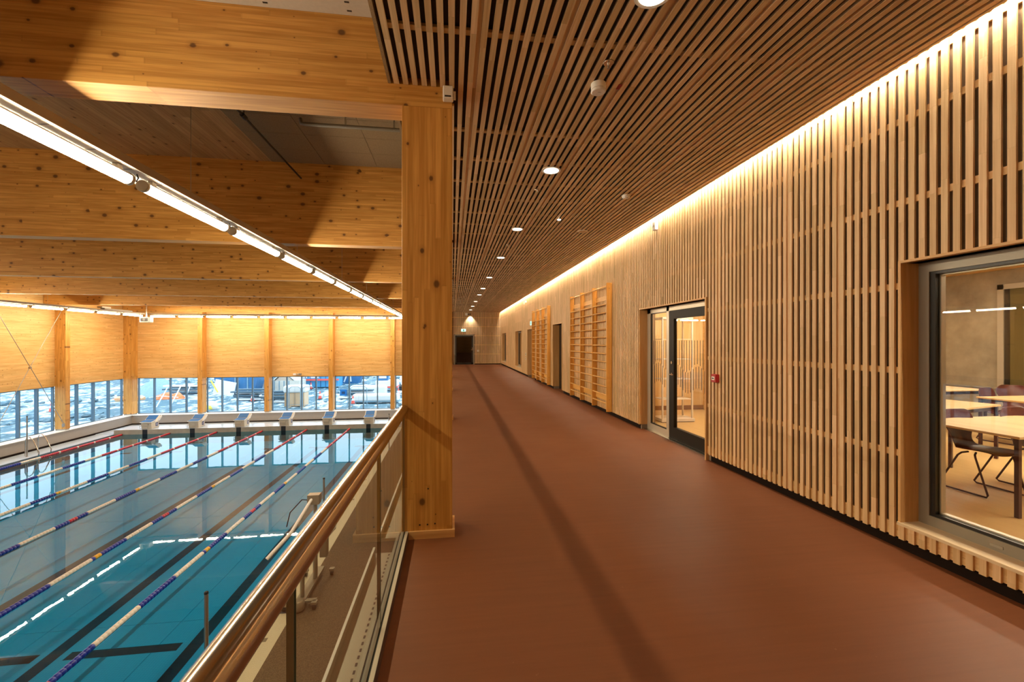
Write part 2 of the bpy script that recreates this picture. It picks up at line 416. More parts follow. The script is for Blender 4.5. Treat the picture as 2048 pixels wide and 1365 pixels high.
def tag(o, label=None, cat=None, group=None, kind=None):
    if label: o['label'] = label
    if cat: o['category'] = cat
    if group: o['group'] = group
    if kind: o['kind'] = kind
    return o
def obj(name, mb, mat, parent=None, bevel=0.0, seg=2):
    """mesh object built in world coordinates; under a thing it is shifted so that it stays in place"""
    me = mb.mesh(name) if isinstance(mb, MB) else mb
    if mat is not None and not me.materials: me.materials.append(mat)
    o = bpy.data.objects.new(name, me); COL.objects.link(o)
    if parent is not None:
        o.parent = parent
        off = Vector(parent.location); p = parent.parent
        while p is not None: off += Vector(p.location); p = p.parent
        o.location = -off
    if bevel > 0:
        b = o.modifiers.new('bevel', 'BEVEL'); b.width = bevel; b.segments = seg; b.limit_method = 'ANGLE'
    return o
def lpart(name, mb, mat, parent, bevel=0.0, seg=2):
    """part built in the thing's own local coordinates"""
    me = mb.mesh(name) if isinstance(mb, MB) else mb
    if mat is not None and not me.materials: me.materials.append(mat)
    o = bpy.data.objects.new(name, me); COL.objects.link(o); o.parent = parent
    if bevel > 0:
        b = o.modifiers.new('bevel', 'BEVEL'); b.width = bevel; b.segments = seg; b.limit_method = 'ANGLE'
    return o
def inst(name, me, parent, loc, scale=(1,1,1), rot=(0,0,0)):
    o = bpy.data.objects.new(name, me); COL.objects.link(o); o.parent = parent
    o.location = loc; o.scale = scale; o.rotation_euler = rot
    return o
def thing(name, label, cat, loc=(0,0,0), rz=0.0, group=None):
    o = bpy.data.objects.new(name, None); COL.objects.link(o)
    o.empty_display_size = 0.2; o.location = loc; o.rotation_euler = (0, 0, rz)
    return tag(o, label, cat, group)
def struct(name, mb, mat, label, cat='wall'):
    return tag(obj(name, mb, mat), label, cat, kind='structure')
def copy_tree(o, parent=None):
    c = o.copy(); COL.objects.link(c)
    if parent is not None: c.parent = parent
    for ch in list(o.children): copy_tree(ch, c)
    return c
ORD = ['first','second','third','fourth','fifth','sixth','seventh','eighth','ninth','tenth','eleventh','twelfth','thirteenth','fourteenth','fifteenth','sixteenth','seventeenth','eighteenth','nineteenth','twentieth']
def ubox(name, mat):
    me = MB().box(-.5,.5,-.5,.5,-.5,.5).mesh(name); me.materials.append(mat); return me

# ------------------------------------------------------------------ main dimensions
XS = 3.403                      # face of the slatted wall
CEIL = 3.685                    # underside of ceiling slats
PITCH = 0.0735
YB, YE = -3.0, 30.6             # gallery from behind the camera to its end wall
YC = 3.603; BEAMSP = 5.37
BEAMS = [YC + BEAMSP * k for k in range(6)]
BW = 0.26; BZ0, BZ1 = 3.517, 5.1
DECK, WATER, PFLOOR = -3.68, -3.72, -4.33
PX0, PX1, PY0, PY1 = -19.1, -3.72, 2.6, 27.6
XL = -20.6                      # glazing plane of the far side wall
YW = 31.0                       # glazing plane of the hall end wall

# ================================================================== GALLERY SHELL
floor = struct('floor', MB().box(-0.352, XS + 0.35, YB, YE + 0.5, -0.35, 0.0), M_LINO, 'reddish brown linoleum floor of the upper gallery', 'floor')
struct('trim_1', MB().box(-0.44, -0.353, YB, YE + 0.5, -0.35, -0.105), M_WPAINT, 'pale slab edge under the glass railing', 'trim')

# openings in the slatted wall: (y0, y1, z0, z1)
OPEN = {'W1': (0.15, 2.88, 0.22, 2.20), 'D1': (5.47, 7.56, 0.0, 2.185), 'D2': (13.24, 14.47, 0.0, 2.18),
        'D3': (17.92, 19.53, 0.0, 2.15), 'W2': (21.27, 23.33, 0.30, 2.15), 'W3': (27.5, 29.5, 0.30, 2.15)}
ops = sorted(OPEN.values())
def wall_boxes(mb, x0, x1, zlo, zhi):
    y = YB
    for (a, b, z0, z1) in ops:
        mb.box(x0, x1, y, a, zlo, zhi)
        if z0 > zlo: mb.box(x0, x1, a, b, zlo, z0 - 0.024)
        mb.box(x0, x1, a, b, z1, zhi); y = b
    mb.box(x0, x1, y, YE + 0.3, zlo, zhi); return mb
wall_r = struct('wall_right', wall_boxes(MB(), XS + 0.040, XS + 0.30, 0.0, 3.95), M_FELT_G, 'long gallery wall clad in vertical pine slats', 'wall')
m_slat = ubox('slat', M_SLAT_Z); m_slaty = ubox('ceiling_slat', M_SLAT_Y)
m_bat = ubox('batten', M_BATTEN_Y); m_batx = ubox('cross_batten', M_BATTEN_X)
SW, SD = 0.0415, 0.017
slats = []
y = 30.52; k = 0
while y > YB + 0.03:
    iv = [(0.085, 3.745)]
    for (a, b, z0, z1) in ops:
        if a - 0.02 < y < b + 0.02:
            iv = []
            if z0 > 0.12: iv.append((0.085, z0 - 0.025))
            iv.append((z1 + 0.02, 3.745))
    for (z0, z1) in iv: slats.append((y, z0, z1))
    y -= PITCH; k += 1
def vis(s):
    yy = s[0]
    if yy < 1.9: return -1
    d = yy * CT + XS * ST
    return (s[2] - s[1]) / d / d
order = sorted(range(len(slats)), key=lambda i: -vis(slats[i]))
rest = MB()
for rank, i in enumerate(order):
    yy, z0, z1 = slats[i]
    if rank < 298:
        inst('slat', m_slat, wall_r, (XS + SD/2, yy, (z0+z1)/2), (SD, SW, z1-z0))
    else: rest.box(XS, XS+SD, yy-SW/2, yy+SW/2, z0, z1)
o = obj('slat_run', rest, M_SLAT_Z, wall_r); o['kind'] = 'stuff'
seam = MB(); y = 30.52 - PITCH/2
while y > YB:
    if not any(a - 0.05 < y < b + 0.05 for (a, b, _, _) in ops): seam.box(XS+SD-0.003, XS+0.040, y-0.022, y+0.022, 0.09, 3.74)
    y -= PITCH * 8
o = obj('panel_seam', seam, M_SLAT_Z, wall_r); o['kind'] = 'stuff'
for zb in (0.115, 0.166, 0.74, 1.38, 2.03, 2.67, 3.30, 3.69):
    cuts = [(a, b) for (a, b, z0, z1) in ops if z0 - 0.05 < zb < z1 + 0.05]
    y = YB
    for a, b in cuts + [(YE, YE)]:
        if a - y > 0.05: inst('batten', m_bat, wall_r, (XS + SD + 0.0105, (y+a)/2, zb), (0.021, a-y, 0.05))
        y = b
struct('baseboard_right', MB().box(XS+0.034, XS+0.0395, YB, 5.40, 0, 0.12).box(XS+0.034, XS+0.0395, 7.6, 13.2, 0, 0.12).box(XS+0.034, XS+0.0395, 14.5, 17.9, 0, 0.12).box(XS+0.034, XS+0.0395, 19.6, YE-0.01, 0, 0.12), M_BASE, 'dark recessed baseboard under the slatted wall', 'baseboard')

# gallery ceiling
ceil = struct('ceiling', MB().box(-0.48, XS - 0.07, YB, YE + 0.3, 3.745, 3.90), M_FELT, 'gallery ceiling of long pine slats over dark felt', 'ceiling')
XC0 = -0.445
segs = []; y = YB
for b in BEAMS: segs.append((y, b - 0.004)); y = b + BW + 0.004
nx = int((XS - 0.075 - XC0) / PITCH)
for i in range(nx + 1):
    x = XC0 + i * PITCH
    if x < 0.03:
        for (a, b) in segs: inst('slat', m_slaty, ceil, (x, (a+b)/2, CEIL + 0.010), (SW, b-a, 0.02))
    else: inst('slat', m_slaty, ceil, (x, (YB+YE)/2, CEIL + 0.010), (SW, YE-YB, 0.02))
y = 0.9
while y < YE:
    if not any(b - 0.06 < y < b + BW + 0.06 for b in BEAMS):
        inst('cross_batten', m_batx, ceil, ((XC0 + XS - 0.09)/2, y, CEIL + 0.031), (XS - 0.09 - XC0 - 0.02, 0.05, 0.021))
    y += 0.69
cs = MB(); x = XC0 + PITCH * 8.5
while x < XS - 0.2: cs.box(x-0.021, x+0.021, YB, YE, CEIL+0.018, 3.745); x += PITCH * 8
o = obj('panel_seam', cs, M_SLAT_Y, ceil); o['kind'] = 'stuff'
obj('edge_board', MB().box(XS-0.066, XS-0.052, YB, YE, CEIL-0.006, 3.80), M_TRIM_Y, ceil)
obj('led_profile', MB().box(XS-0.051, XS-0.030, YB, YE, 3.735, 3.75), M_ALU_L, ceil)
tag(obj('cove_light', MB().box(XS-0.049, XS-0.033, YB, YE, 3.729, 3.734), M_COVE), 'warm linear cove light along the top of the slatted wall', 'light')
# chipboard cheek on the hall side, cut at each beam
for j, (a, b) in enumerate(segs):
    fo = struct('trim_%d' % (j + 2), MB().box(-0.512, -0.488, a, b, CEIL, 5.1), M_OSB, 'raw chipboard cheek closing the %s bay of the slatted ceiling' % ORD[j], 'trim')

# gallery end wall
OX0, OX1, OZ = 0.13, 1.52, 2.10
we = MB().box(-0.05, OX0, YE+0.05, YE+0.3, 0, 3.95).box(OX1, XS+0.3, YE+0.05, YE+0.3, 0, 3.95).box(OX0, OX1, YE+0.05, YE+0.3, OZ, 3.95)
wall_e = struct('wall_far', we, M_FELT_G, 'end wall of the gallery clad in vertical pine slats', 'wall')
x = XS - 0.03
while x > 0.0:
    z0 = OZ + 0.02 if OX0 - 0.03 < x < OX1 + 0.03 else 0.07
    inst('slat', m_slat, wall_e, (x, YE + 0.015, (z0+3.70)/2), (SW, 0.029, 3.70 - z0)); x -= PITCH
for zb in (0.09, 0.74, 1.38, 2.03, 2.67, 3.30):
    xa = OX1 if zb < OZ else 0.0
    inst('cross_batten', m_batx, wall_e, ((xa+XS)/2, YE+0.04, zb), (XS-xa, 0.021, 0.05))
struct('baseboard_far', MB().box(OX1+0.05, XS, YE+0.03, YE+0.05, 0, 0.07), M_BASE, 'dark baseboard of the gallery end wall', 'baseboard')
d = tag(obj('door_4', MB().box(OX0, OX0+0.07, YE, YE+0.09, 0, OZ).box(OX1-0.07, OX1, YE, YE+0.09, 0, OZ).box(OX0, OX1, YE, YE+0.09, OZ-0.06, OZ), M_ALU), 'dark glazed door in the gallery end wall', 'door', kind='structure')
L0, L1 = OX0 + 0.07, OX1 - 0.07
leaf = obj('leaf_frame', MB().box(L0, L0+0.1, YE+0.02, YE+0.07, 0.01, OZ-0.06).box(L1-0.1, L1, YE+0.02, YE+0.07, 0.01, OZ-0.06).box(L0, L1, YE+0.02, YE+0.07, OZ-0.17, OZ-0.06).box(L0, L1, YE+0.02, YE+0.07, 0.01, 0.14), M_BLACK, d)
obj('pane', MB().box(L0+0.1, L1-0.1, YE+0.04, YE+0.05, 0.14, OZ-0.17), M_DARKGLASS, d)
obj('handle', MB().box(L1-0.16, L1-0.03, YE-0.04, YE-0.02, 1.03, 1.05).box(L1-0.07, L1-0.03, YE-0.03, YE+0.02, 1.0, 1.20), M_STEEL, leaf)
struct('wall_corridor', MB().box(-0.05, 2.2, YE+2.2, YE+2.3, 0, 3.0).box(-0.15, -0.05, YE+0.3, YE+2.3, 0, 3.0).box(2.1, 2.2, YE+0.3, YE+2.3, 0, 3.0).box(-0.1, 2.2, YE+0.3, YE+2.3, 2.9, 3.0).box(-0.1, 2.2, YE+0.5, YE+2.3, -0.1, 0.0), M_DARKROOM, 'unlit lobby behind the far glazed door', 'wall')

# ================================================================== OPENINGS ON THE RIGHT WALL
def lining(parent, a, b, z0, z1, depth, sill=True):
    t = 0.018
    obj('jamb_board', MB().box(XS-0.012, XS+depth, b-0.002, b+t, z0, z1+t), M_TRIM_Z, parent)
    obj('jamb_board', MB().box(XS-0.012, XS+depth, a-t, a+0.002, z0, z1+t), M_TRIM_Z, parent)
    obj('head_board', MB().box(XS-0.012, XS+depth, a, b, z1, z1+t), M_TRIM_Y, parent)
    if sill: obj('sill_board', MB().box(XS-0.022, XS+depth, a-t, b+t, z0-0.022, z0), M_WSILL_W, parent)
M_WSILL_W = wood('pale_sill_board', 1, (0.82, 0.66, 0.46), (0.74, 0.56, 0.36), rough=0.45, fine=18)
def window(n, key, depth, label, dark=False):
    a, b, z0, z1 = OPEN[key]
    xf = XS + depth
    fw = 0.075
    w = tag(obj('window_%d' % n, MB().box(xf, xf+0.09, a, a+fw, z0, z1).box(xf, xf+0.09, b-fw, b, z0, z1).box(xf, xf+0.09, a+fw, b-fw, z1-fw, z1).box(xf, xf+0.09, a+fw, b-fw, z0, z0+fw), M_ALU), label, 'window', kind='structure')
    lining(w, a, b, z0, z1, depth)
    q = fw + 0.035
    obj('gasket', MB().box(xf+0.012, xf+0.05, a+fw, a+q, z0+fw, z1-fw).box(xf+0.012, xf+0.05, b-q, b-fw, z0+fw, z1-fw).box(xf+0.012, xf+0.05, a+q, b-q, z1-fw-0.02, z1-fw).box(xf+0.012, xf+0.05, a+q, b-q, z0+fw, z0+fw+0.02), M_BLACK, w)
    if not dark:
        obj('glazing_bead', MB().box(xf+0.05, xf+0.09, a+fw, a+q+0.01, z0+fw, z1-fw).box(xf+0.05, xf+0.09, b-q-0.01, b-fw, z0+fw, z1-fw).box(xf+0.05, xf+0.09, a+q, b-q, z1-fw-0.03, z1-fw).box(xf+0.05, xf+0.09, a+q, b-q, z0+fw, z0+fw+0.03), M_ALU_L, w)
    obj('pane', MB().box(xf+0.03, xf+0.042, a+q, b-q, z0+fw+0.02, z1-fw-0.02), M_DARKGLASS if dark else M_GLASS, w)
    return w
w1 = window(1, 'W1', 0.147, 'large classroom window in the slatted wall with pine lining')
obj('drain_cap', MB().box(XS+0.143, XS+0.148, 2.36, 2.43, 0.245, 0.262), M_STEEL_D, w1)
window(2, 'W2', 0.16, 'tall dark narrow window beyond the second set of wall bars', True)
window(3, 'W3', 0.16, 'tall dark narrow window nearest the gallery end wall', True)

# glazed double-width door with sidelight
a, b, z0, z1 = OPEN['D1']; xf = XS + 0.147
d1 = tag(obj('door_1', MB().box(xf, xf+0.07, b-0.13, b, 0, z1).box(xf, xf+0.07, 6.755, 6.84, 0, z1).box(xf, xf+0.07, a, a+0.07, 0, z1).box(xf, xf+0.07, a, b, z1-0.075, z1).box(xf, xf+0.07, 6.84, b-0.13, 0.0, 0.13).box(xf-0.02, xf+0.07, a, 6.755, 0.0, 0.012), M_ALU_L), 'glazed classroom door with a grey framed sidelight', 'door', kind='structure')
t = 0.018
obj('jamb_board', MB().box(XS-0.012, xf, b-0.002, b+t, 0.085, z1+t), M_TRIM_Z, d1)
obj('jamb_board', MB().box(XS-0.012, xf, a-t, a+0.002, 0.0, z1+t), M_TRIM_Z, d1)
obj('head_board', MB().box(XS-0.012, xf, a, b, z1, z1+t), M_TRIM_Y, d1)
obj('pane', MB().box(xf+0.03, xf+0.04, 6.84, b-0.13, 0.13, z1-0.075), M_GLASS, d1)
obj('gasket', MB().box(xf+0.004, xf+0.03, b-0.155, b-0.13, 0.13, z1-0.075).box(xf+0.004, xf+0.03, 6.84, 6.85, 0.13, z1-0.075).box(xf+0.004, xf+0.03, 6.85, b-0.155, 0.13, 0.15).box(xf+0.004, xf+0.03, 6.85, b-0.155, z1-0.09, z1-0.075), M_BLACK, d1)
ya, yb = a+0.075, 6.75
lf = obj('door_leaf', MB().box(xf+0.005, xf+0.065, yb-0.14, yb, 0.015, z1-0.08).box(xf+0.005, xf+0.065, ya, ya+0.12, 0.015, z1-0.08).box(xf+0.005, xf+0.065, ya+0.12, yb-0.14, z1-0.21, z1-0.08).box(xf+0.005, xf+0.065, ya+0.12, yb-0.14, 0.015, 0.21), plain('dark_bronze_leaf', (0.012, 0.010, 0.008), 0.5, spec=0.2), d1)
obj('pane', MB().box(xf+0.03, xf+0.04, ya+0.12, yb-0.14, 0.21, z1-0.21), M_GLASS, lf)
obj('handle', MB().tube([(xf-0.05, 6.66, 1.07), (xf-0.05, 6.54, 1.07)], 0.009).tube([(xf+0.01, 6.66, 1.07), (xf-0.05, 6.66, 1.07)], 0.009).lathe([(0.024,-0.006),(0.024,0.006)], (xf, 6.66, 1.07), 14, 0), M_STEEL, lf)
obj('lock', MB().lathe([(0.024,-0.008),(0.024,0.008)], (xf-0.002, 6.66, 1.26), 14, 0), M_STEEL, lf)
obj('threshold', MB().box(xf-0.06, xf, a, b, 0.0, 0.012), M_STEEL, d1)
# printed bars on the glass
mdec = ubox('decal_bar', M_BLACK)
for i in range(26):
    yy = 7.36 - i * 0.0735
    par = d1
    if 6.62 < yy < 6.87: continue
    if yy < ya + 0.14: break
    dz = 0.07 * math.sin(i * 0.75)
    inst('decal_bar', mdec, par, (xf+0.0285, yy, (1.62 + 1.20 + dz)/2), (0.002, 0.011, 0.42 - dz))
    inst('decal_bar', mdec, par, (xf+0.0285, yy-0.037, 1.02 + dz*0.8), (0.002, 0.011, 0.32))

# dark recessed doors further down
for n, key, lab in ((2, 'D2', 'dark brown recessed door between the two sets of wall bars'), (3, 'D3', 'deep recessed doorway just behind the far wall bars')):
    a, b, z0, z1 = OPEN[key]; xf = XS + 0.22
    dd = tag(obj('door_%d' % n, MB().box(xf, xf+0.07, a, a+0.06, 0, z1).box(xf, xf+0.07, b-0.06, b, 0, z1).box(xf, xf+0.07, a+0.06, b-0.06, z1-0.06, z1), M_BLACK), lab, 'door', kind='structure')
    obj('jamb_board', MB().box(XS-0.012, xf, b-0.002, b+t, 0.085, z1+t), M_TRIM_Z, dd)
    obj('jamb_board', MB().box(XS-0.012, xf, a-t, a+0.002, 0.085, z1+t), M_TRIM_Z, dd)
    obj('head_board', MB().box(XS-0.012, xf, a, b, z1, z1+t), M_TRIM_Y, dd)
    lf = obj('door_leaf', MB().box(xf+0.01, xf+0.06, a+0.06, b-0.06, 0.01, z1-0.06), M_DARKDOOR, dd)
    obj('handle', MB().box(xf-0.05, xf-0.03, a+0.10, a+0.22, 1.04, 1.06).box(xf-0.04, xf+0.01, a+0.10, a+0.13, 0.95, 1.25), M_STEEL, lf)

# ================================================================== ROOMS BEHIND THE WALL
XR = XS + 0.30
struct('floor_classroom', MB().box(XR-0.2, 11.2, YB, 9.8, -0.10, -0.002), M_ROOMFLOOR, 'honey coloured linoleum in the rooms behind the slatted wall', 'floor')
struct('wall_classroom', MB().box(11.0, 11.2, YB, 9.8, 0, 3.3), M_CONC, 'raw concrete back wall of the classroom', 'wall')
struct('wall_classroom_side', MB().box(5.95, 11.0, 9.6, 9.8, 0, 3.3).box(XR, 11.0, YB-0.2, YB, 0, 3.3), M_CONC, 'concrete side walls of the classroom', 'wall')
struct('ceiling_classroom', MB().box(XR, 11.2, YB, 9.8, 3.05, 3.2), M_BATTEN_Y, 'timber ceiling over the classroom', 'ceiling')
struct('wall_partition', MB().box(5.9, 6.0, 5.1, 9.6, 0, 3.05).box(XR, 5.9, 5.1, 5.2, 0, 3.05), M_CLT_X, 'pale timber partition between the two rooms', 'wall')
struct('wall_group_room', MB().box(XR, 5.9, 9.6, 9.8, 0, 3.3), wood('pale_wall_board', 2, (0.80, 0.62, 0.36), (0.70, 0.47, 0.22), lam=0.20, lam_axis=0, joint=1.4, rough=0.5, fine=18, lamvar=0.14, line=0.1), 'pale wood boarded wall seen through the glazed door', 'wall')
struct('baseboard_group_room', MB().box(XR, 5.9, 9.57, 9.6, 0, 0.10), plain('brown_skirting', (0.22, 0.10, 0.03), 0.5), 'brown skirting of the room behind the glazed door', 'baseboard')
struct('trim_9', MB().box(XR+0.02, XR+0.35, 8.6, 8.95, 0, 3.05), plain('grey_post', (0.42, 0.39, 0.34), 0.8, vary=0.15), 'grey concrete post behind the sidelight', 'trim')
struct('wall_service', MB().box(4.3, 4.4, 9.8, YE+0.3, 0, 3.3).box(XR, 4.3, 9.8, YE+0.3, 3.2, 3.3).box(XR, 4.3, YE+0.2, YE+0.3, 0, 3.2).box(XR, 4.3, 9.8, YE+0.3, -0.1, 0.0), M_DARKROOM, 'unlit space behind the far doors and windows', 'wall')
# second window frame on the concrete wall
p0 = atX(2000, 572, 11.0)
w4 = tag(obj('window_4', MB().box(10.93, 11.0, p0.y-0.10, p0.y, 0.0, 2.75).box(10.93, 11.0, p0.y-2.4, p0.y, 2.65, 2.75).box(10.93, 11.0, p0.y-2.5, p0.y-2.4, 0, 2.75), M_ALU_L), 'olive glazed opening in the concrete classroom wall', 'window', kind='structure')
obj('pane', MB().box(10.97, 10.99, p0.y-2.4, p0.y-0.18, 0.0, 2.65), plain('olive_pane', (0.12, 0.095, 0.035), 0.3), w4)
obj('gasket', MB().box(10.95, 10.99, p0.y-0.18, p0.y-0.10, 0.0, 2.65), M_BLACK, w4)
struct('trim_10', MB().box(10.96, 11.0, 6.0, 9.6, 0.64, 0.68), M_CONC, 'thin ledge along the concrete classroom wall', 'trim')
# room lamps
def ceiling_bar(x0, x1, y0, y1, z, label):
    t_ = thing('ceiling_lamp', label, 'lamp', ((x0+x1)/2, (y0+y1)/2, z))
    obj('housing', MB().box(x0-0.02, x1+0.02, y0, y1, z+0.012, z+0.05), M_WHITE, t_)
    obj('diffuser', MB().box(x0, x1, y0+0.02, y1-0.02, z, z+0.012), emit('room_lamp_glow', (1.0, 0.86, 0.64), 46.0), t_)
ceiling_bar(6.4, 6.52, 0.5, 4.6, 3.0, 'long ceiling lamp over the nearest classroom table')
ceiling_bar(8.6, 8.72, 1.5, 7.6, 3.0, 'long ceiling lamp deeper in the classroom')
ceiling_bar(4.7, 4.84, 5.8, 8.8, 3.0, 'long ceiling lamp in the room behind the glazed door')

# classroom furniture
def table(cx, cy_, sx, sy, rz, label):
    t_ = thing('classroom_table', label, 'table', (cx, cy_, 0), rz, 'tables in the classroom')
    lpart('tabletop', MB().box(-sx/2, sx/2, -sy/2, sy/2, 0.718, 0.742), M_TABLETOP, t_, 0.004)
    for q in (-sy/2+0.05, sy/2-0.08): lpart('apron', MB().box(-sx/2+0.05, sx/2-0.05, q, q+0.03, 0.66, 0.718), M_MAROON_F, t_)
    for ax in (-1, 1):
        for ay in (-1, 1):
            x = ax*(sx/2-0.035); yy = ay*(sy/2-0.035)
            lpart('leg', MB().box(x-0.017, x+0.017, yy-0.017, yy+0.017, 0, 0.718), M_MAROON_F, t_)
    return t_
table(5.85, 3.72, 1.60, 0.96, 0, 'birch topped table nearest the classroom window')
table(6.75, 5.15, 1.20, 0.70, math.radians(14), 'small birch table half hidden at the left edge of the classroom window')
table(8.92, 5.34, 1.60, 0.80, 0, 'middle birch table near the concrete wall with two chairs behind it')
table(8.75, 6.95, 1.60, 0.80, 0, 'farthest birch table beside the concrete classroom wall')

def chair_meshes():
    # profile in local y (forward = -y) and z : seat front -> seat -> bend -> back top
    prof = [(-0.235, 0.425), (-0.215, 0.445), (-0.12, 0.452), (0.0, 0.442), (0.10, 0.436), (0.165, 0.448), (0.205, 0.49), (0.222, 0.55), (0.232, 0.62), (0.245, 0.70), (0.262, 0.77), (0.275, 0.825), (0.278, 0.84)]
    half = [0.165, 0.20, 0.215, 0.212, 0.19, 0.155, 0.125, 0.13, 0.17, 0.205, 0.205, 0.16, 0.12]
    nu = 9; v = []; f = []
    for i, ((py, pz), hw) in enumerate(zip(prof, half)):
        for k in range(nu):
            s = -1 + 2*k/(nu-1)
            bend = 0.028 * s*s
            if i < 5: v.append((s*hw, py, pz + bend*0.6))
            else: v.append((s*hw, py - bend*1.6, pz + bend*0.15))
    for i in range(len(prof)-1):
        for k in range(nu-1): f.append((i*nu+k, i*nu+k+1, (i+1)*nu+k+1, (i+1)*nu+k))
    sh = bpy.data.meshes.new('seat_shell'); sh.from_pydata(v, [], f); sh.update()
    sh.polygons.foreach_set('use_smooth', [True]*len(f)); sh.materials.append(M_MAROON)
    fr = []
    for sx in (-1, 1):
        x = sx*0.235
        mb = MB().tube([(sx*0.13, -0.05, 0.425), (sx*0.20, -0.09, 0.415), (x, -0.12, 0.39), (x, -0.225, 0.035), (x, -0.215, 0.012), (x, 0.20, 0.012), (x, 0.225, 0.03), (x, 0.04, 0.385), (sx*0.20, 0.03, 0.412), (sx*0.13, 0.02, 0.42)], 0.0095, 8)
        me = mb.mesh('sled_leg'); me.materials.append(M_MAROON_F); fr.append(me)
    return sh, fr
SHELL, SLED = chair_meshes()
def chair(x, yy, rz, label):
    t_ = thing('shell_chair', label, 'chair', (x, yy, 0), rz, 'maroon classroom chairs')
    o = lpart('seat_shell', SHELL, None, t_)
    s = o.modifiers.new('thick', 'SOLIDIFY'); s.thickness = 0.012; s.offset = 0
    sd = o.modifiers.new('sub', 'SUBSURF'); sd.levels = 1; sd.render_levels = 2
    for me in SLED: lpart('sled_leg', me, None, t_)
    return t_
chair(5.62, 3.93, 0, 'maroon shell chair pushed under the nearest table at the window frame')
chair(6.42, 3.95, 0, 'maroon shell chair beside the first one at the nearest table')
chair(8.75, 5.80, math.radians(8), 'maroon shell chair standing behind the middle table, seen from its side')
chair(9.55, 6.15, math.radians(-40), 'maroon shell chair with broad back turned toward the concrete wall')

# white rack behind the glazed door
rk = thing('metal_rack', 'white metal shelf rack standing behind the glazed door', 'rack', (4.45, 8.30, 0))
for x in (4.13, 4.76): 
    for yy in (8.12, 8.48): obj('post', MB().box(x-0.014, x+0.014, yy-0.014, yy+0.014, 0.07, 2.05), M_WHITE, rk)
for z in (0.45, 0.85, 1.25, 1.65): obj('shelf', MB().box(4.13, 4.76, 8.12, 8.48, z-0.006, z+0.006), M_WHITE, rk)
obj('top_bar', MB().box(4.12, 4.77, 8.10, 8.50, 2.05, 2.09), M_WHITE, rk)
obj('base', MB().box(4.10, 4.80, 8.08, 8.52, 0.012, 0.07), M_WHITE, rk)
obj('foot_rim', MB().box(4.11, 4.79, 8.09, 8.51, 0.0, 0.012), M_BLACK, rk)

# ================================================================== WALL BARS
def wall_bars(y0, label):
    W = 2.95; zt = 2.87; D = 0.12
    t_ = thing('wall_bars', label, 'wall bars', (XS-0.06, y0 + W/2, 0.09))
    pos = [y0 + 0.018 + i*(W-0.036)/3 for i in range(4)]
    for i, yy in enumerate(pos):
        obj('upright', MB().box(XS-D, XS-0.002, yy-0.018, yy+0.018, 0.09, zt), M_BARS, t_, 0.003)
    rb = None
    for i in range(3):
        ya, yb = pos[i]+0.018, pos[i+1]-0.018
        for k in range(14):
            z = 2.80 if k == 0 else 2.42 - 0.18*(k-1)
            xx = XS - (0.112 if k == 0 else 0.094)
            if rb is None:
                rb = MB().tube([(0,-0.5,0),(0,0.5,0)], 0.019, 8).mesh('rung'); rb.materials.append(M_RUNG)
            inst('rung', rb, t_, Vector((xx, (ya+yb)/2, z)) - t_.location, (1, yb-ya, 0.8))
        obj('back_board', MB().box(XS-0.03, XS-0.006, ya, yb, 2.52, 2.62), M_RUNG, t_)
        obj('back_board', MB().box(XS-0.03, XS-0.006, ya, yb, 0.30, 0.42), M_RUNG, t_)
    for yy in (pos[0]-0.0185,):
        for z in (0.35, 1.45, 2.75): obj('screw', MB().lathe([(0.006,-0.002),(0.006,0.0)], (XS-0.06, yy, z), 8, 1), M_BLACK, t_)
wall_bars(8.95, 'tall varnished pine wall bars nearest the glazed door')
wall_bars(14.85, 'farther set of varnished pine wall bars past the dark door')

# ================================================================== COLUMNS AND BEAMS
for k, yb in enumerate(BEAMS):
    nm = ['nearest', 'second', 'third', 'fourth', 'fifth', 'sixth'][k]
    c = thing('glulam_column', '%s thick pine column along the open edge of the gallery' % nm, 'column', (-0.2, yb + BW/2, 0), group='gallery columns')
    top = BZ0
    obj('shaft', MB().box(-0.405, 0.0, yb, yb+BW, 0.0, top), M_COLUMN, c, 0.004)
    obj('skirting', MB().box(-0.352, 0.020, yb-0.020, yb-0.001, 0.0, 0.062).box(0.001, 0.020, yb-0.001, yb+BW+0.018, 0.0, 0.062), M_TRIM_X, c)
    if k == 0:
        for (xx, zz) in ((-0.262, 0.108), (-0.20, 0.108), (-0.14, 0.112), (-0.195, 0.40)):
            obj('dowel', MB().lathe([(0.0065,-0.003),(0.0065,0.0005)], (xx, yb, zz), 10, 1), M_BLACK, c)
    tag(obj('roof_beam', MB().box(XL+0.02, 0.0, yb, yb+BW, BZ0+0.001, BZ1), M_BEAM, None, 0.004), '%s deep pine roof beam spanning the pool hall, counted from the viewer' % (nm if k else 'first and largest'), 'beam', 'roof beams')

# sensor box on the first beam end
sb = thing('motion_sensor', 'small white sensor box fixed to the end of the nearest roof beam', 'sensor', (-0.03, YC, 3.6))
obj('housing', MB().box(-0.075, 0.008, YC-0.075, YC-0.001, 3.565, 3.665), M_WHITE, sb, 0.008)
obj('sensor_slot', MB().box(-0.06, -0.01, YC-0.077, YC-0.074, 3.572, 3.584), M_BLACK, sb)
obj('bracket', MB().box(0.010, 0.028, YC-0.03, YC-0.024, 3.575, 3.645).box(0.0, 0.012, YC-0.03, YC-0.02, 3.632, 3.642), M_WHITE, sb)

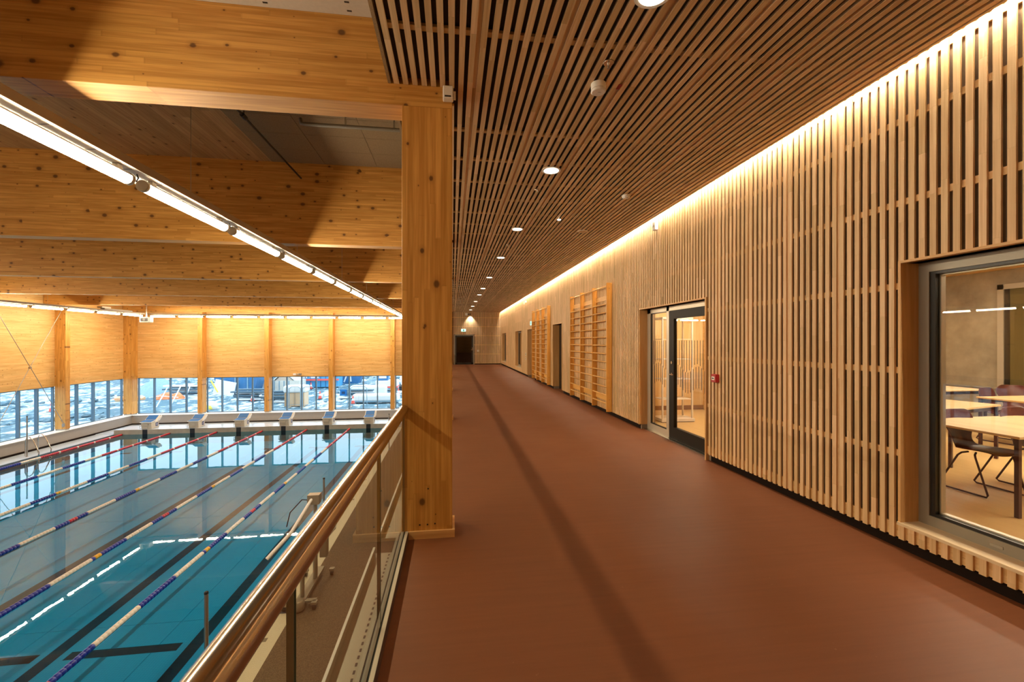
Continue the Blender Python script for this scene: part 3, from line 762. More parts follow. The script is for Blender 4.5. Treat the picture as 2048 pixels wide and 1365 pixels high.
# ================================================================== GLASS RAILING
def railing(y0, y1, joints, label, slots):
    r = thing('glass_railing', label, 'railing', (-0.397, (y0+y1)/2, 0), group='gallery glass railings')
    XG = -0.390
    obj('base_channel', MB().box(-0.376, -0.354, y0, y1, -0.10, 0.062).box(-0.437, -0.418, y0, y1, -0.10, 0.060).box(-0.418, -0.376, y0, y1, -0.10, -0.02), M_ALU_L, r)
    obj('rubber_gasket', MB().box(-0.418, XG-0.009, y0, y1, -0.02, 0.0585).box(XG+0.009, -0.376, y0, y1, -0.02, 0.0605), M_BLACK, r)
    obj('side_cover', MB().box(-0.3538, -0.350, y0, y1, 0.001, 0.056), plain('brown_cover', (0.06, 0.026, 0.014), 0.6), r)
    ys = [y0] + joints + [y1]
    for a, b in zip(ys, ys[1:]):
        p = obj('glass_panel', MB().box(XG-0.0085, XG+0.0085, a+0.008, b-0.008, -0.018, 1.032), M_RAILGLASS, r)
        e = plain('glass_edge', (0.10, 0.13, 0.10), 0.2)
        for q in (a+0.0065, b-0.0085): obj('polished_edge', MB().box(XG-0.0087, XG+0.0087, q, q+0.002, 0.07, 1.032), e, p)
    n = 22; R = 0.038; zc = 1.05; xc = XG; prof = []
    mb = MB()
    ring = lambda yy: [(xc + R*math.sin(q), yy, zc - R*math.cos(q)) for q in [0.28 + (2*PI-0.56)*k/n for k in range(n+1)]] 
    A, B = ring(y0), ring(y1)
    mb.add(A + B, [(k, k+1, n+2+k, n+1+k) for k in range(n)], True)
    ri = R*0.55
    I0 = [(xc + ri*math.sin(0.28), y0, zc-0.6*R), (xc - ri*math.sin(0.28), y0, zc-0.6*R)]
    mb.box(xc-0.011, xc-0.009, y0, y1, zc-R, zc-0.012).box(xc+0.009, xc+0.011, y0, y1, zc-R, zc-0.012).box(xc-0.011, xc+0.011, y0, y1, zc-0.016, zc-0.012)
    o = obj('handrail', mb, M_HANDRAIL, r)
    obj('end_cap', MB().lathe([(R*0.99, -0.002), (R*0.99, 0.0)], (xc, y1, zc), 20, 1), M_HANDRAIL, o)
    tr = obj('cable_tray', MB().box(-0.612, -0.439, y0, y1, -0.105, -0.100).box(-0.618, -0.612, y0, y1, -0.105, -0.055), plain('beige_steel_tray', (0.50, 0.44, 0.34), 0.4, 0.2), r)
    obj('tray_lip', MB().box(-0.628, -0.612, y0, y1, -0.055, -0.050), M_WHITE, tr)
    if slots:
        ms = ubox('slot', M_BLACK); yy = y1 - 0.04
        while yy > y1 - 2.2:
            s_ = bpy.data.objects.new('slot', ms); COL.objects.link(s_); s_.parent = tr
            s_.location = (-0.500, yy, -0.0998); s_.scale = (0.012, 0.026, 0.001); yy -= 0.054
railing(-2.9, YC-0.002, [-1.44, -0.155, 1.125, 2.405], 'frameless glass railing with steel handrail in the foreground', True)
for k in range(5):
    a = BEAMS[k] + BW + 0.003; b = BEAMS[k+1] - 0.003
    railing(a, b, [a + (b-a)*q for q in (0.25, 0.5, 0.75)], 'glass railing in the %s bay behind the nearest column' % ORD[k], False)

# ================================================================== GALLERY CEILING FITTINGS
DL = [2.45, 5.15, 7.92, 10.65, 14.0, 16.9, 19.2, 22.4, 25.5, 28.4]
m_ring = MB().lathe([(0.115, -0.010), (0.115, -0.002), (0.10, 0.0)], n=28).mesh('trim_ring'); m_ring.materials.append(M_WHITE)
m_lens = MB().lathe([(0.088, -0.013), (0.088, -0.0105)], n=24).mesh('lens'); m_lens.materials.append(M_LENS)
for i, yy in enumerate(DL):
    t_ = thing('downlight', ('nearest round downlight, cut by the top of the picture' if i == 0 else '%s round white downlight counted from the top of the picture' % ORD[i]), 'downlight', (1.19, yy, CEIL), group='ceiling downlights')
    inst('trim_ring', m_ring, t_, (0,0,0)); inst('lens', m_lens, t_, (0,0,0))
    ld = bpy.data.lights.new('downlight_beam', 'SPOT'); ld.energy = SPOT_W; ld.color = WARM2; ld.spot_size = math.radians(105); ld.spot_blend = 0.8; ld.shadow_soft_size = 0.09
    lo = bpy.data.objects.new('downlight_beam', ld); COL.objects.link(lo); lo.parent = t_; lo.location = (0, 0, -0.03)
# smoke detector
sd = thing('smoke_detector', 'round white smoke detector hanging below the slats near the viewer', 'detector', (1.17, 3.38, CEIL))
obj('base', MB().lathe([(0.054, 3.640), (0.060, 3.646), (0.060, 3.684)], (1.17, 3.38, 0), 24), M_WHITE, sd)
obj('head', MB().lathe([(0.052, 3.615), (0.060, 3.621), (0.060, 3.634), (0.054, 3.639)], (1.17, 3.38, 0), 24), M_WHITE, sd)
obj('mark', MB().box(1.165, 1.19, 3.372, 3.376, 3.6143, 3.615), M_ALU, sd)
tag(obj('red_sticker', MB().box(1.335, 1.365, 3.36, 3.43, CEIL-0.0012, CEIL-0.0002), plain('dark_red_print', (0.30, 0.01, 0.01), 0.6)), 'small dark red sticker on a ceiling slat beside the smoke detector', 'sticker')
for i, (x, yy) in enumerate(((1.155, 3.11), (1.158, 5.85), (1.187, 9.25))):
    sp = thing('fire_sprinkler', ['chrome sprinkler head just above the smoke detector', 'second sprinkler head past the nearest visible downlight', 'third small sprinkler head farther along the ceiling'][i], 'sprinkler', (x, yy, CEIL), group='sprinkler heads')
    lpart('rosette', MB().lathe([(0.038, -0.006), (0.042, -0.001), (0.03, -0.0005)], n=20), M_STEEL, sp)
    lpart('nozzle', MB().lathe([(0.012, -0.045), (0.014, -0.042), (0.005, -0.040), (0.006, -0.02), (0.012, -0.006)], n=12), M_STEEL_D, sp)
for (x, yy, lab) in ((2.45, 5.90, 'white round detector close to the slatted wall side of the ceiling'),):
    t_ = thing('ceiling_detector', lab, 'detector', (x, yy, CEIL))
    lpart('body', MB().lathe([(0.035, -0.045), (0.055, -0.03), (0.055, -0.004)], n=20), M_WHITE, t_); lpart('base', MB().lathe([(0.065, -0.004), (0.065, -0.0005)], n=20), M_WHITE, t_)
t_ = thing('ceiling_speaker', 'flat round grille set flush in the ceiling slats', 'speaker', (2.44, 7.93, CEIL))
lpart('rim', MB().lathe([(0.10, -0.006), (0.10, -0.0005)], n=24), M_WHITE, t_); lpart('grille', MB().lathe([(0.086, -0.008), (0.086, -0.006)], n=24), M_SLAT_Y, t_)
t_ = thing('spot_lamp', 'tiny bright spot lamp sparkling in the ceiling slats', 'lamp', (1.80, 7.21, CEIL))
lpart('rim', MB().lathe([(0.04, -0.006), (0.04, -0.0005)], n=16), M_WHITE, t_); lpart('lens', MB().lathe([(0.026, -0.010), (0.026, -0.006)], n=14), M_SPOTL, t_)

# ================================================================== GALLERY WALL FITTINGS
def wallbox(name, label, cat, px, py, w, h, dpt, mat, extra=None):
    p = atX(px, py, XS)
    t_ = thing(name, label, cat, p)
    lpart('housing', MB().box(-dpt, -0.001, -w/2, w/2, -h/2, h/2), mat, t_, 0.006)
    if extra: lpart(extra[0], MB().box(-dpt-0.003, -dpt+0.001, -w*extra[2]/2, w*extra[2]/2, -h*extra[3]/2, h*extra[3]/2), extra[1], t_)
    return t_
cp = wallbox('fire_call_point', 'red fire call point on the slats beside the glazed door', 'fire alarm', 1434, 757, 0.10, 0.105, 0.055, M_RED, ('label_plate', M_WHITE, 0.62, 0.42))
lpart('mark', MB().box(-0.060, -0.0575, -0.02, 0.02, -0.008, 0.008), M_BLACK, cp)
wallbox('wall_sensor', 'white sensor box high on the slatted wall under the cove light', 'sensor', 1314, 453, 0.10, 0.13, 0.06, M_WHITE, ('lens', M_ALU_L, 0.6, 0.3))
wallbox('thermostat', 'tiny white thermostat left of the nearer wall bars', 'thermostat', 1146.5, 671, 0.09, 0.09, 0.02, M_WHITE, ('display', M_ALU_L, 0.6, 0.4))
wallbox('light_switch', 'upper small switch left of the recessed doorway', 'switch', 1052, 709, 0.09, 0.14, 0.02, M_WHITE, ('rocker', M_BLACK, 0.5, 0.5))
wallbox('light_switch', 'lower small switch left of the recessed doorway', 'switch', 1052, 718, 0.09, 0.10, 0.02, M_WHITE, ('rocker', M_BLACK, 0.5, 0.5))
def exit_sign(loc, axis, label):
    t_ = thing('exit_sign', label, 'exit sign', loc)
    w, h, q = 0.34, 0.19, 0.03
    if axis == 'x':   # face toward -y
        lpart('housing', MB().box(-w/2, w/2, -q, 0, -h/2, h/2), M_WHITE, t_)
        lpart('face', MB().box(-w/2+0.01, w/2-0.01, -q-0.002, -q, -h/2+0.01, h/2-0.01), M_EXIT, t_)
        lpart('pictogram', MB().box(-0.03, 0.05, -q-0.004, -q-0.002, -0.06, 0.06).box(-0.11, -0.05, -q-0.004, -q-0.002, -0.012, 0.012), plain('green_print', (0.0, 0.22, 0.11), 0.5), t_)
    else:
        lpart('housing', MB().box(-q, -0.001, -w/2, w/2, -h/2, h/2), M_WHITE, t_)
        lpart('face', MB().box(-q-0.002, -q, -w/2+0.01, w/2-0.01, -h/2+0.01, h/2-0.01), M_EXIT, t_)
        lpart('pictogram', MB().box(-q-0.004, -q-0.002, -0.04, 0.05, -0.06, 0.06).box(-q-0.004, -q-0.002, -0.12, -0.06, -0.012, 0.012), plain('green_print', (0.0, 0.22, 0.11), 0.5), t_)
    return t_
exit_sign(atY(927, 661, YE - 0.001), 'x', 'lit green exit sign above the far glazed door')
p = atX(1063, 647, XS); exit_sign((XS, p.y, p.z), 'y', 'pale green exit sign on the slats above the recessed doorway')
p = atY(935, 630, YE - 0.001)
em = thing('emergency_light', 'white twin spot emergency light glowing high on the end wall', 'lamp', p)
lpart('housing', MB().box(-0.16, 0.0, -0.09, 0.0, -0.05, 0.12), M_WHITE, em, 0.005)
for sx in (0.06, 0.17):
    hd = lpart('spot_head', MB().lathe([(0.05, -0.10), (0.035, 0.0)], (sx, -0.10, 0.02), 14, 1), M_BLACK, em)
lpart('arm', MB().box(0.0, 0.20, -0.04, -0.02, 0.05, 0.07), M_WHITE, em)
ld = bpy.data.lights.new('emergency_beam', 'SPOT'); ld.energy = 60; ld.color = (1, 0.93, 0.8); ld.spot_size = math.radians(95); ld.spot_blend = 0.6; ld.shadow_soft_size = 0.05
lo = bpy.data.objects.new('emergency_beam', ld); COL.objects.link(lo); lo.parent = em; lo.location = (0.2, -0.16, -0.06); lo.rotation_euler = (math.radians(22), 0, 0)
p = atX(1053, 604, XS)
cmr = thing('wall_camera', 'small white camera near the cove light above the far wall bars', 'camera', p)
lpart('bracket', MB().box(-0.08, -0.001, -0.03, 0.03, -0.03, 0.05), M_WHITE, cmr); lpart('body', MB().box(-0.16, -0.08, -0.06, 0.06, -0.12, 0.0), M_WHITE, cmr, 0.01)
p = atY(956, 702, YE - 0.001)
ws = thing('socket_box', 'small white socket right of the far glazed door', 'socket', p)
lpart('housing', MB().box(-0.06, 0.06, -0.03, 0, -0.06, 0.06), M_WHITE, ws, 0.005); lpart('insert', MB().box(-0.03, 0.03, -0.033, -0.03, -0.03, 0.03), M_ALU_L, ws)

# ================================================================== POOL HALL SHELL
HX0, HX1 = XL - 0.25, -0.5
# decks
deck = struct('floor_deck', MB().box(-3.07, -0.36, YB, YW, DECK-0.3, DECK), M_DECK, 'speckled brown pool deck below the gallery', 'floor')
gut = struct('trim_11', MB().box(PX1-0.0, -3.07, PY0-0.6, PY1, DECK-0.3, DECK), M_GRATE, 'cream overflow channel along the near side of the pool', 'trim')
mg = ubox('drain_cover', plain('small_drain_cover', (0.20, 0.16, 0.10), 0.5)); 
for yy in (8.2, 12.8, 15.1, 17.2, 20.0): inst('drain_cover', mg, gut, (-3.36, yy, DECK+0.001), (0.22, 0.10, 0.004))
struct('floor_deck_end', MB().box(XL, -3.07, PY1, YW, DECK-0.3, DECK+0.03), M_DECK_G, 'pale grey deck behind the starting blocks', 'floor')
struct('floor_deck_side', MB().box(XL, PX0, YB, PY1, DECK-0.3, DECK), M_DECK_G, 'pale grey deck along the window side of the pool', 'floor')
struct('floor_deck_near', MB().box(PX0, -3.07, YB, PY0-0.0, DECK-0.31, DECK), M_DECK_G, 'pool deck at the near end below the viewer', 'floor')
ZP = -3.45
plat = tag(obj('starting_platform', MB().box(PX0, -3.10, PY1, PY1+1.25, DECK+0.031, ZP), M_DECK_G), 'raised concrete starting platform at the far pool end', 'platform', kind='structure')
obj('front_face', MB().box(PX0, PX1, PY1-0.012, PY1, PFLOOR, ZP), M_CONC_P, plat)
# basin
pool = tag(obj('pool_basin', MB().box(PX0-0.1, PX1+0.1, PY0-0.1, PY1+0.1, PFLOOR-0.3, PFLOOR-0.04).box(PX0-0.1, PX0, PY0, PY1, PFLOOR-0.1, WATER-0.02+0.03).box(PX1, PX1+0.1, PY0, PY1, PFLOOR-0.1, DECK-0.01).box(PX0, PX1, PY0-0.1, PY0, PFLOOR-0.1, DECK-0.012), plain('basin_concrete', (0.03, 0.10, 0.14), 0.6)), 'blue tiled swimming pool basin with six lanes', 'pool', kind='structure')
mt = ubox('floor_panel', M_TILE)
PYS = [PY0, 4.2, 10.07, 15.95, 21.8, PY1-0.012]
PXS = [PX0, -18.13, -15.64, -13.15, -10.66, -8.17, -5.68, PX1]
for x0, x1 in zip(PXS, PXS[1:]):
    for a, b in zip(PYS, PYS[1:]):
        inst('floor_panel', mt, pool, ((x0+x1)/2, (a+b)/2, PFLOOR-0.02), (x1-x0-0.012, b-a-0.012, 0.04))
LANES = [-4.98, -7.45, -9.93, -12.42, -14.92, -17.42]
ROPES = [-6.2, -8.69, -11.19, -13.69, -16.19, -18.68]
ml = ubox('lane_line', M_LINE)
for k, x in enumerate(LANES):
    inst('lane_line', ml, pool, (x, (PY0+2.0+PY1-2.0)/2, PFLOOR+0.002), (0.25, PY1-PY0-4.0, 0.004))
    inst('lane_line', ml, pool, (x, PY1-2.0, PFLOOR+0.0021), (1.0, 0.25, 0.004))
for xa, xb in zip([PX0+0.3] + sorted(LANES), sorted(LANES) + [PX1]):
    inst('cross_bar', ml, pool, ((xa+xb)/2, 9.24, PFLOOR+0.0022), (xb-xa-0.54, 0.22, 0.004))
tag(obj('pool_water', MB().add([(PX0,PY0,WATER),(PX1,PY0,WATER),(PX1,PY1,WATER),(PX0,PY1,WATER)], [(0,1,2,3)]), M_WATER), 'still turquoise water surface of the swimming pool', 'water', kind='structure')

# walls of the hall
ZS, ZT = -3.05, -0.74          # window band
wl = MB().box(XL, XL+0.06, YB, YW, ZT, 5.1)
wall_l = struct('wall_left', MB().box(XL-0.25, XL, YB, YW+0.25, ZT, 5.3), M_CLT_Y, 'pale timber wall above the side window band of the pool hall', 'wall')
wall_b = struct('wall_back', MB().box(XL, 0.0, YW, YW+0.25, ZT, 5.3), M_CLT_X, 'pale timber wall above the end window band of the pool hall', 'wall')
struct('wall_near', MB().box(XL-0.25, XR, YB-0.25, YB, -4.0, 5.3), M_CLT_X, 'timber wall of the hall behind the viewer', 'wall')
struct('wall_under', MB().box(-0.36, -0.30, YB, YW, DECK, -0.35), M_GREYP, 'wall under the gallery', 'wall')
struct('ceiling_hall', MB().box(XL-0.25, -0.49, YB, YW+0.25, BZ1, BZ1+0.2), M_CEIL, 'timber plank roof deck above the pool hall', 'ceiling')
struct('ceiling_above', MB().box(-0.49, XR, YB, YE+0.5, 4.0, 4.1), M_DARKROOM, 'roof over the slatted ceiling', 'ceiling')
# low parapets under the windows
low_l = struct('wall_low_left', MB().box(XL-0.25, XL+0.52, YB, YW-0.52, DECK, ZS-0.03), M_GREYP, 'low grey wall under the side windows', 'wall')
low_b = struct('wall_low_back', MB().box(XL-0.25, -0.36, YW-0.52, YW+0.25, DECK+0.0, ZS-0.03), M_GREYP, 'low grey wall under the end windows', 'wall')
struct('trim_12', MB().box(XL-0.25, XL+0.56, YB, YW-0.56, ZS-0.03, ZS), M_WSILL, 'white sill of the side windows', 'trim')
struct('trim_13', MB().box(XL-0.25, -0.36, YW-0.56, YW+0.25, ZS-0.03, ZS), M_WSILL, 'white sill of the end windows', 'trim')
struct('baseboard_back', MB().box(XL+0.5, -0.4, YW-0.56, YW-0.525, DECK+0.03, DECK+0.10), M_BASE, 'dark skirting under the end windows', 'baseboard')
struct('baseboard_left', MB().box(XL+0.525, XL+0.56, YB, YW-0.57, DECK+0.0, DECK+0.09), M_BASE, 'dark skirting under the side windows', 'baseboard')

# columns along the glazing
ENDC = [-4.05 - 4.03*k for k in range(4)]
for k, x in enumerate(ENDC + [0.0]):
    if x == 0.0: continue
    c = thing('glulam_column', 'pine column standing on the end sill, %s from the right' % ORD[k], 'column', (x, YW-0.25, ZS), group='window columns')
    obj('shaft', MB().box(x-0.14, x+0.14, YW-0.50, YW+0.0, ZS+0.06, BZ0 if k > 4 else 4.6), M_COLUMN, c)
    obj('steel_shoe', MB().box(x-0.125, x+0.125, YW-0.48, YW-0.02, ZS, ZS+0.06), M_STEEL_D, c)
c = thing('glulam_column', 'pine column in the far corner of the pool hall', 'column', (XL+0.36, YW-0.36, ZS), group='window columns')
obj('shaft', MB().box(XL+0.0, XL+0.52, YW-0.48, YW-0.0, ZS+0.06, BZ0), M_COLUMN, c); obj('steel_shoe', MB().box(XL+0.02, XL+0.5, YW-0.46, YW-0.02, ZS, ZS+0.06), M_STEEL_D, c)
SIDEC = [25.75 - 4.03*k for k in range(7)]
for k, yy in enumerate(SIDEC):
    c = thing('glulam_column', ('broad pine column between the side windows with cable bracing to its left' if k == 0 else '%s pine column of the side wall, out to the left' % ORD[k]), 'column', (XL+0.25, yy+0.14, ZS), group='window columns')
    obj('shaft', MB().box(XL, XL+0.50, yy, yy+0.28, ZS+0.06, BZ0), M_COLUMN, c); obj('steel_shoe', MB().box(XL+0.02, XL+0.48, yy+0.015, yy+0.265, ZS, ZS+0.06), M_STEEL_D, c)

# window bands
def bay_window(n, axis, a, b, label):
    npn = 4
    fr = MB(); mul = []
    if axis == 'x':
        B = lambda u0, u1, w0, w1, z0, z1: MB().box(u0, u1, YW+w0, YW+w1, z0, z1)
        add = lambda m, u0, u1, w0, w1, z0, z1: m.box(u0, u1, YW+w0, YW+w1, z0, z1)
    else:
        add = lambda m, u0, u1, w0, w1, z0, z1: m.box(XL-w1, XL-w0, u0, u1, z0, z1)
        B = lambda u0, u1, w0, w1, z0, z1: MB().box(XL-w1, XL-w0, u0, u1, z0, z1)
    add(fr, a, a+0.05, 0.02, 0.14, ZS, ZT); add(fr, b-0.05, b, 0.02, 0.14, ZS, ZT)
    add(fr, a+0.05, b-0.05, 0.02, 0.14, ZS, ZS+0.04); add(fr, a+0.05, b-0.05, 0.02, 0.14, ZT-0.04, ZT)
    w = tag(obj('window_%d' % n, fr, M_MULL), label, 'window', kind='structure')
    st = (b-a)/npn
    for i in range(1, npn):
        u = a + i*st
        obj('mullion', B(u-0.032, u+0.032, -0.02, 0.14, ZS+0.04, ZT-0.04), M_MULL, w)
    for i in range(npn):
        u0 = a + i*st + (0.032 if i else 0.05); u1 = a + (i+1)*st - (0.032 if i < npn-1 else 0.05)
        obj('pane', B(u0, u1, 0.07, 0.08, ZS+0.04, ZT-0.04), M_WINGLASS, w)
ex = [0.0] + ENDC + [XL+0.38]
nwin = 5
for k in range(5):
    b_ = ex[k] - 0.14; a_ = ex[k+1] + 0.14
    bay_window(nwin, 'x', a_, b_, '%s four-pane window of the end wall counted from the right' % ORD[k]); nwin += 1
sy = [YW-0.48] + SIDEC
for k in range(7):
    b_ = sy[k]; a_ = sy[k+1] + 0.28
    bay_window(nwin, 'y', a_, b_, '%s four-pane window of the side wall counted from the far corner' % ORD[k]); nwin += 1
# bracing cables
ya, yb = SIDEC[1]+0.31, SIDEC[0]-0.03
for k, (z0, z1) in enumerate(((-2.75, 3.45), (3.45, -2.75))):
    t_ = thing('bracing_cable', ['thin steel bracing cable falling toward the left', 'thin steel bracing cable falling toward the broad side column'][k], 'cable', (XL+0.44+0.03*k, yb if k else yb, -2.75))
    x = XL + 0.44 + 0.03*k
    obj('rod', MB().tube([(x, ya, z0), (x, yb, z1)], 0.014, 6), M_STEEL_D, t_)
    ze = z1 if k else z0
    obj('fork', MB().box(x-0.02, x+0.02, (yb-0.12 if k else ya), (yb if k else ya+0.12), -2.85, -2.68), M_STEEL_D, t_)
    if k == 0: obj('cross_clamp', MB().lathe([(0.05,-0.03),(0.05,0.06)], (x, (ya+yb)/2, (z0+z1)/2), 12, 0), M_STEEL_D, t_)

# acoustic panels, pipes, near tray
ap = thing('acoustic_ceiling', 'brown wood wool acoustic panels under the roof deck in the nearest bay', 'ceiling panel', (-2.0, 6.4, 5.1))
mp_ = ubox('acoustic_panel', M_FIBRE)
for i in range(3):
    for j in range(8):
        yy = YC + BW + 0.08 + j*0.615
        inst('acoustic_panel', mp_, ap, Vector((-0.98 - i*0.975, yy+0.30, 5.072)) - ap.location, (0.968, 0.608, 0.045))
t_ = thing('sprinkler_pipe', 'thin black sprinkler pipe running under the roof in the nearest bay', 'pipe', (-2.93, 7.3, 4.8))
obj('pipe', MB().tube([(-2.93, 5.6, 4.80), (-2.93, 8.97, 4.80)], 0.017, 8), M_BLACK, t_)
obj('coupling', MB().lathe([(0.03,-0.06),(0.034,-0.05),(0.034,0.05),(0.03,0.06)], (-2.93, 6.62, 4.8), 12, 1), M_BLACK, t_)
obj('hanger', MB().tube([(-2.93, 6.62, 4.8), (-2.93, 6.62, 5.09)], 0.008, 6), M_BLACK, t_)
t_ = thing('grey_pipe', 'short grey pipe on brackets under the acoustic panels beside the nearest column', 'pipe', (-1.5, 6.85, 4.9))
obj('pipe', MB().tube([(-2.28, 6.95, 4.98), (-2.26, 6.93, 4.90), (-2.20, 6.9, 4.88), (-0.52, 6.9, 4.88)], 0.028, 10), plain('grey_pipe_paint', (0.17, 0.14, 0.10), 0.5), t_)
obj('bracket', MB().box(-1.62, -1.60, 6.88, 6.92, 4.86, 5.05), M_STEEL_D, t_); obj('bracket', MB().box(-0.9, -0.88, 6.88, 6.92, 4.86, 5.05), M_STEEL_D, t_)
pt = thing('perforated_tray', 'white perforated tray overhead in front of the nearest roof beam', 'tray', (-1.6, 2.2, 4.2))
obj('plate', MB().box(-2.7, -0.515, 0.3, YC-0.003, 4.20, 4.215), plain('tray_white', (0.66, 0.60, 0.52), 0.5, vary=0.1, vscale=40), pt)
sl = MB()
for xx in (-0.80, -1.42, -2.04):
    for j in range(14): sl.box(xx-0.018, xx+0.018, YC-0.06-j*0.09, YC-0.045-j*0.09, 4.1985, 4.2002)
o = obj('slot_row', sl, M_BLACK, pt); o['kind'] = 'stuff'

# ================================================================== POOL LIGHT ROWS
m_tube = {}
def tube_meshes(L):
    if L in m_tube: return m_tube[L]
    def arc(q0, q1, n):
        pts = [(0.054*math.sin(q0+(q1-q0)*k/n), -0.054*math.cos(q0+(q1-q0)*k/n)) for k in range(n+1)]
        m = MB(); m.add([(x, -L/2, z) for x, z in pts] + [(x, L/2, z) for x, z in pts], [(k+1, k, n+1+k, n+2+k) for k in range(n)], True)
        return m
    A0 = math.radians(112)
    a = arc(-A0, A0, 14).mesh('tube'); a.materials.append(M_TUBE)
    hs = arc(A0, 2*PI-A0, 8).mesh('tube_housing'); hs.materials.append(M_WHITE)
    e = MB().lathe([(0.056,-0.022),(0.058,-0.018),(0.058,0.018),(0.046,0.022)], (0,0,0), 16, 1).mesh('end_cap'); e.materials.append(plain('grey_lamp_cap', (0.42, 0.36, 0.26), 0.4))
    c = MB().tube([(0,0,0.0),(0.01,0.035,0.02),(0.02,0.06,0.0),(0.02,0.09,0.045),(0.0,0.10,0.085)], 0.006, 6).mesh('lamp_cable'); c.materials.append(M_BLACK)
    k = MB().box(-0.022,0.022,-0.03,0.03,0.045,0.09).mesh('clip'); k.materials.append(M_STEEL_D)
    m_tube[L] = (a, e, c, k, hs); return m_tube[L]
def light_row(name, P0, dirv, n, pitch, L, first, lab_t, lab_l, grp):
    """trough plate above a run of enclosed lamp tubes starting at P0 along dirv (unit vector in plan)"""
    rz = math.atan2(-dirv[0], dirv[1])
    tl = n*pitch
    tr = thing('light_trough', lab_t, 'light trough', (P0[0], P0[1], P0[2]), rz)
    s0, s1 = -0.09, 0.20
    lpart('reflector_plate', MB().box(-s1, -s0, -0.1, tl, 0.092, 0.098), plain('white_reflector', (0.80, 0.74, 0.66), 0.45), tr)
    lpart('side_flange', MB().box(-s0, -s0+0.004, -0.1, tl, 0.085, 0.165), plain('tray_flange', (0.30, 0.23, 0.17), 0.5), tr)
    lpart('side_flange', MB().box(-s1-0.004, -s1, -0.1, tl, 0.085, 0.165), MATS['tray_flange'], tr)
    for i in range(0, n, 2):
        lpart('hanging_wire', MB().tube([(0.0, i*pitch+0.9, 0.095), (0.0, i*pitch+0.9, 5.09-P0[2])], 0.004, 5), M_STEEL_D, tr)
    A, E_, C_, K_, H_ = tube_meshes(L)
    for i in range(n):
        d = i*pitch + first + L/2
        loc = (P0[0] + dirv[0]*d, P0[1] + dirv[1]*d, P0[2])
        t_ = thing('tube_lamp', '%s lamp tube %s' % (ORD[i], lab_l), 'tube lamp', loc, rz, grp)
        inst('tube', A, t_, (0,0,0)); inst('tube_housing', H_, t_, (0,0,0)); inst('end_cap', E_, t_, (0,-L/2-0.012,0)); inst('end_cap', E_, t_, (0,L/2+0.012,0))
        inst('lamp_cable', C_, t_, (0, L/2+0.03, 0)); inst('clip', K_, t_, (0,-L/2+0.12,0)); inst('clip', K_, t_, (0,L/2-0.12,0))
    return tr
ZR = 3.15
tr1 = light_row('near', (-3.05, 1.144, ZR), (0, 1), 15, 1.768, 1.54, 0.115, 'long white light trough crossing the hall nearest the gallery', 'of the near pool light row, counted from the viewer', 'near row of lamp tubes')
holes = MB()
for j in range(18):
    yy = 1.7 + j*0.43
    for i in range(8): holes.box(0.03 - i*0.016, 0.037 - i*0.016, yy + i*0.004, yy + 0.02 + i*0.004, 0.0908, 0.0922)
o = lpart('slot_row', holes, M_BLACK, tr1); o['kind'] = 'stuff'
light_row('side', (-18.3, 0.4, ZR), (0, 1), 16, 1.768, 1.54, 0.115, 'white light trough along the side window wall', 'of the side wall light row, counted from the viewer', 'side row of lamp tubes')
light_row('end', (-18.2, 29.1, ZR), (1, 0), 10, 1.56, 1.36, 0.07, 'white light trough across the far end of the pool', 'of the far end light row, counted from the corner', 'end row of lamp tubes')
p = atY(293, 640, 28.2)
sp = thing('loudspeaker', 'white loudspeaker with dark grille hung at the corner of the light troughs', 'loudspeaker', (p.x, 28.2, p.z))
lpart('cabinet', MB().box(-0.26, 0.26, -0.2, 0.2, -0.16, 0.16), M_WHITE, sp, 0.04, 3); lpart('grille', MB().box(-0.19, 0.19, -0.21, -0.195, -0.10, 0.10), M_BLACK, sp)
lpart('cone', MB().lathe([(0.07,-0.218),(0.07,-0.205)], (0,0,0), 18, 1), plain('speaker_cone', (0.20, 0.19, 0.18), 0.7), sp); lpart('bracket', MB().box(-0.02, 0.02, -0.02, 0.02, 0.16, 5.1 - p.z), M_STEEL_D, sp)
p = atY(597, 749, YW - 0.001)
fl = thing('wall_floodlight', 'little twin camera unit above the middle end window', 'camera', p)
lpart('base', MB().box(-0.05, 0.05, -0.06, 0, -0.03, 0.06), M_WHITE, fl)
for sx in (-0.2, 0.14): lpart('head', MB().box(sx-0.07, sx+0.08, -0.22, -0.06, -0.05, 0.07), M_WHITE if sx < 0 else M_ALU, fl)
lpart('arm', MB().box(-0.2, 0.2, -0.07, -0.04, 0.0, 0.02), M_ALU, fl)
p = atX(200, 619, -18.0)
jb = thing('junction_tray', 'short grey cable tray beside the side light trough', 'tray', (-18.25, 26.6, ZR+0.196))
lpart('tray', MB().box(-0.1, 0.1, -1.0, 1.0, -0.03, 0.03), M_ALU, jb); lpart('gear_box', MB().box(-0.12, 0.12, -1.2, -0.6, 0.031, 0.12), M_ALU_L, jb)

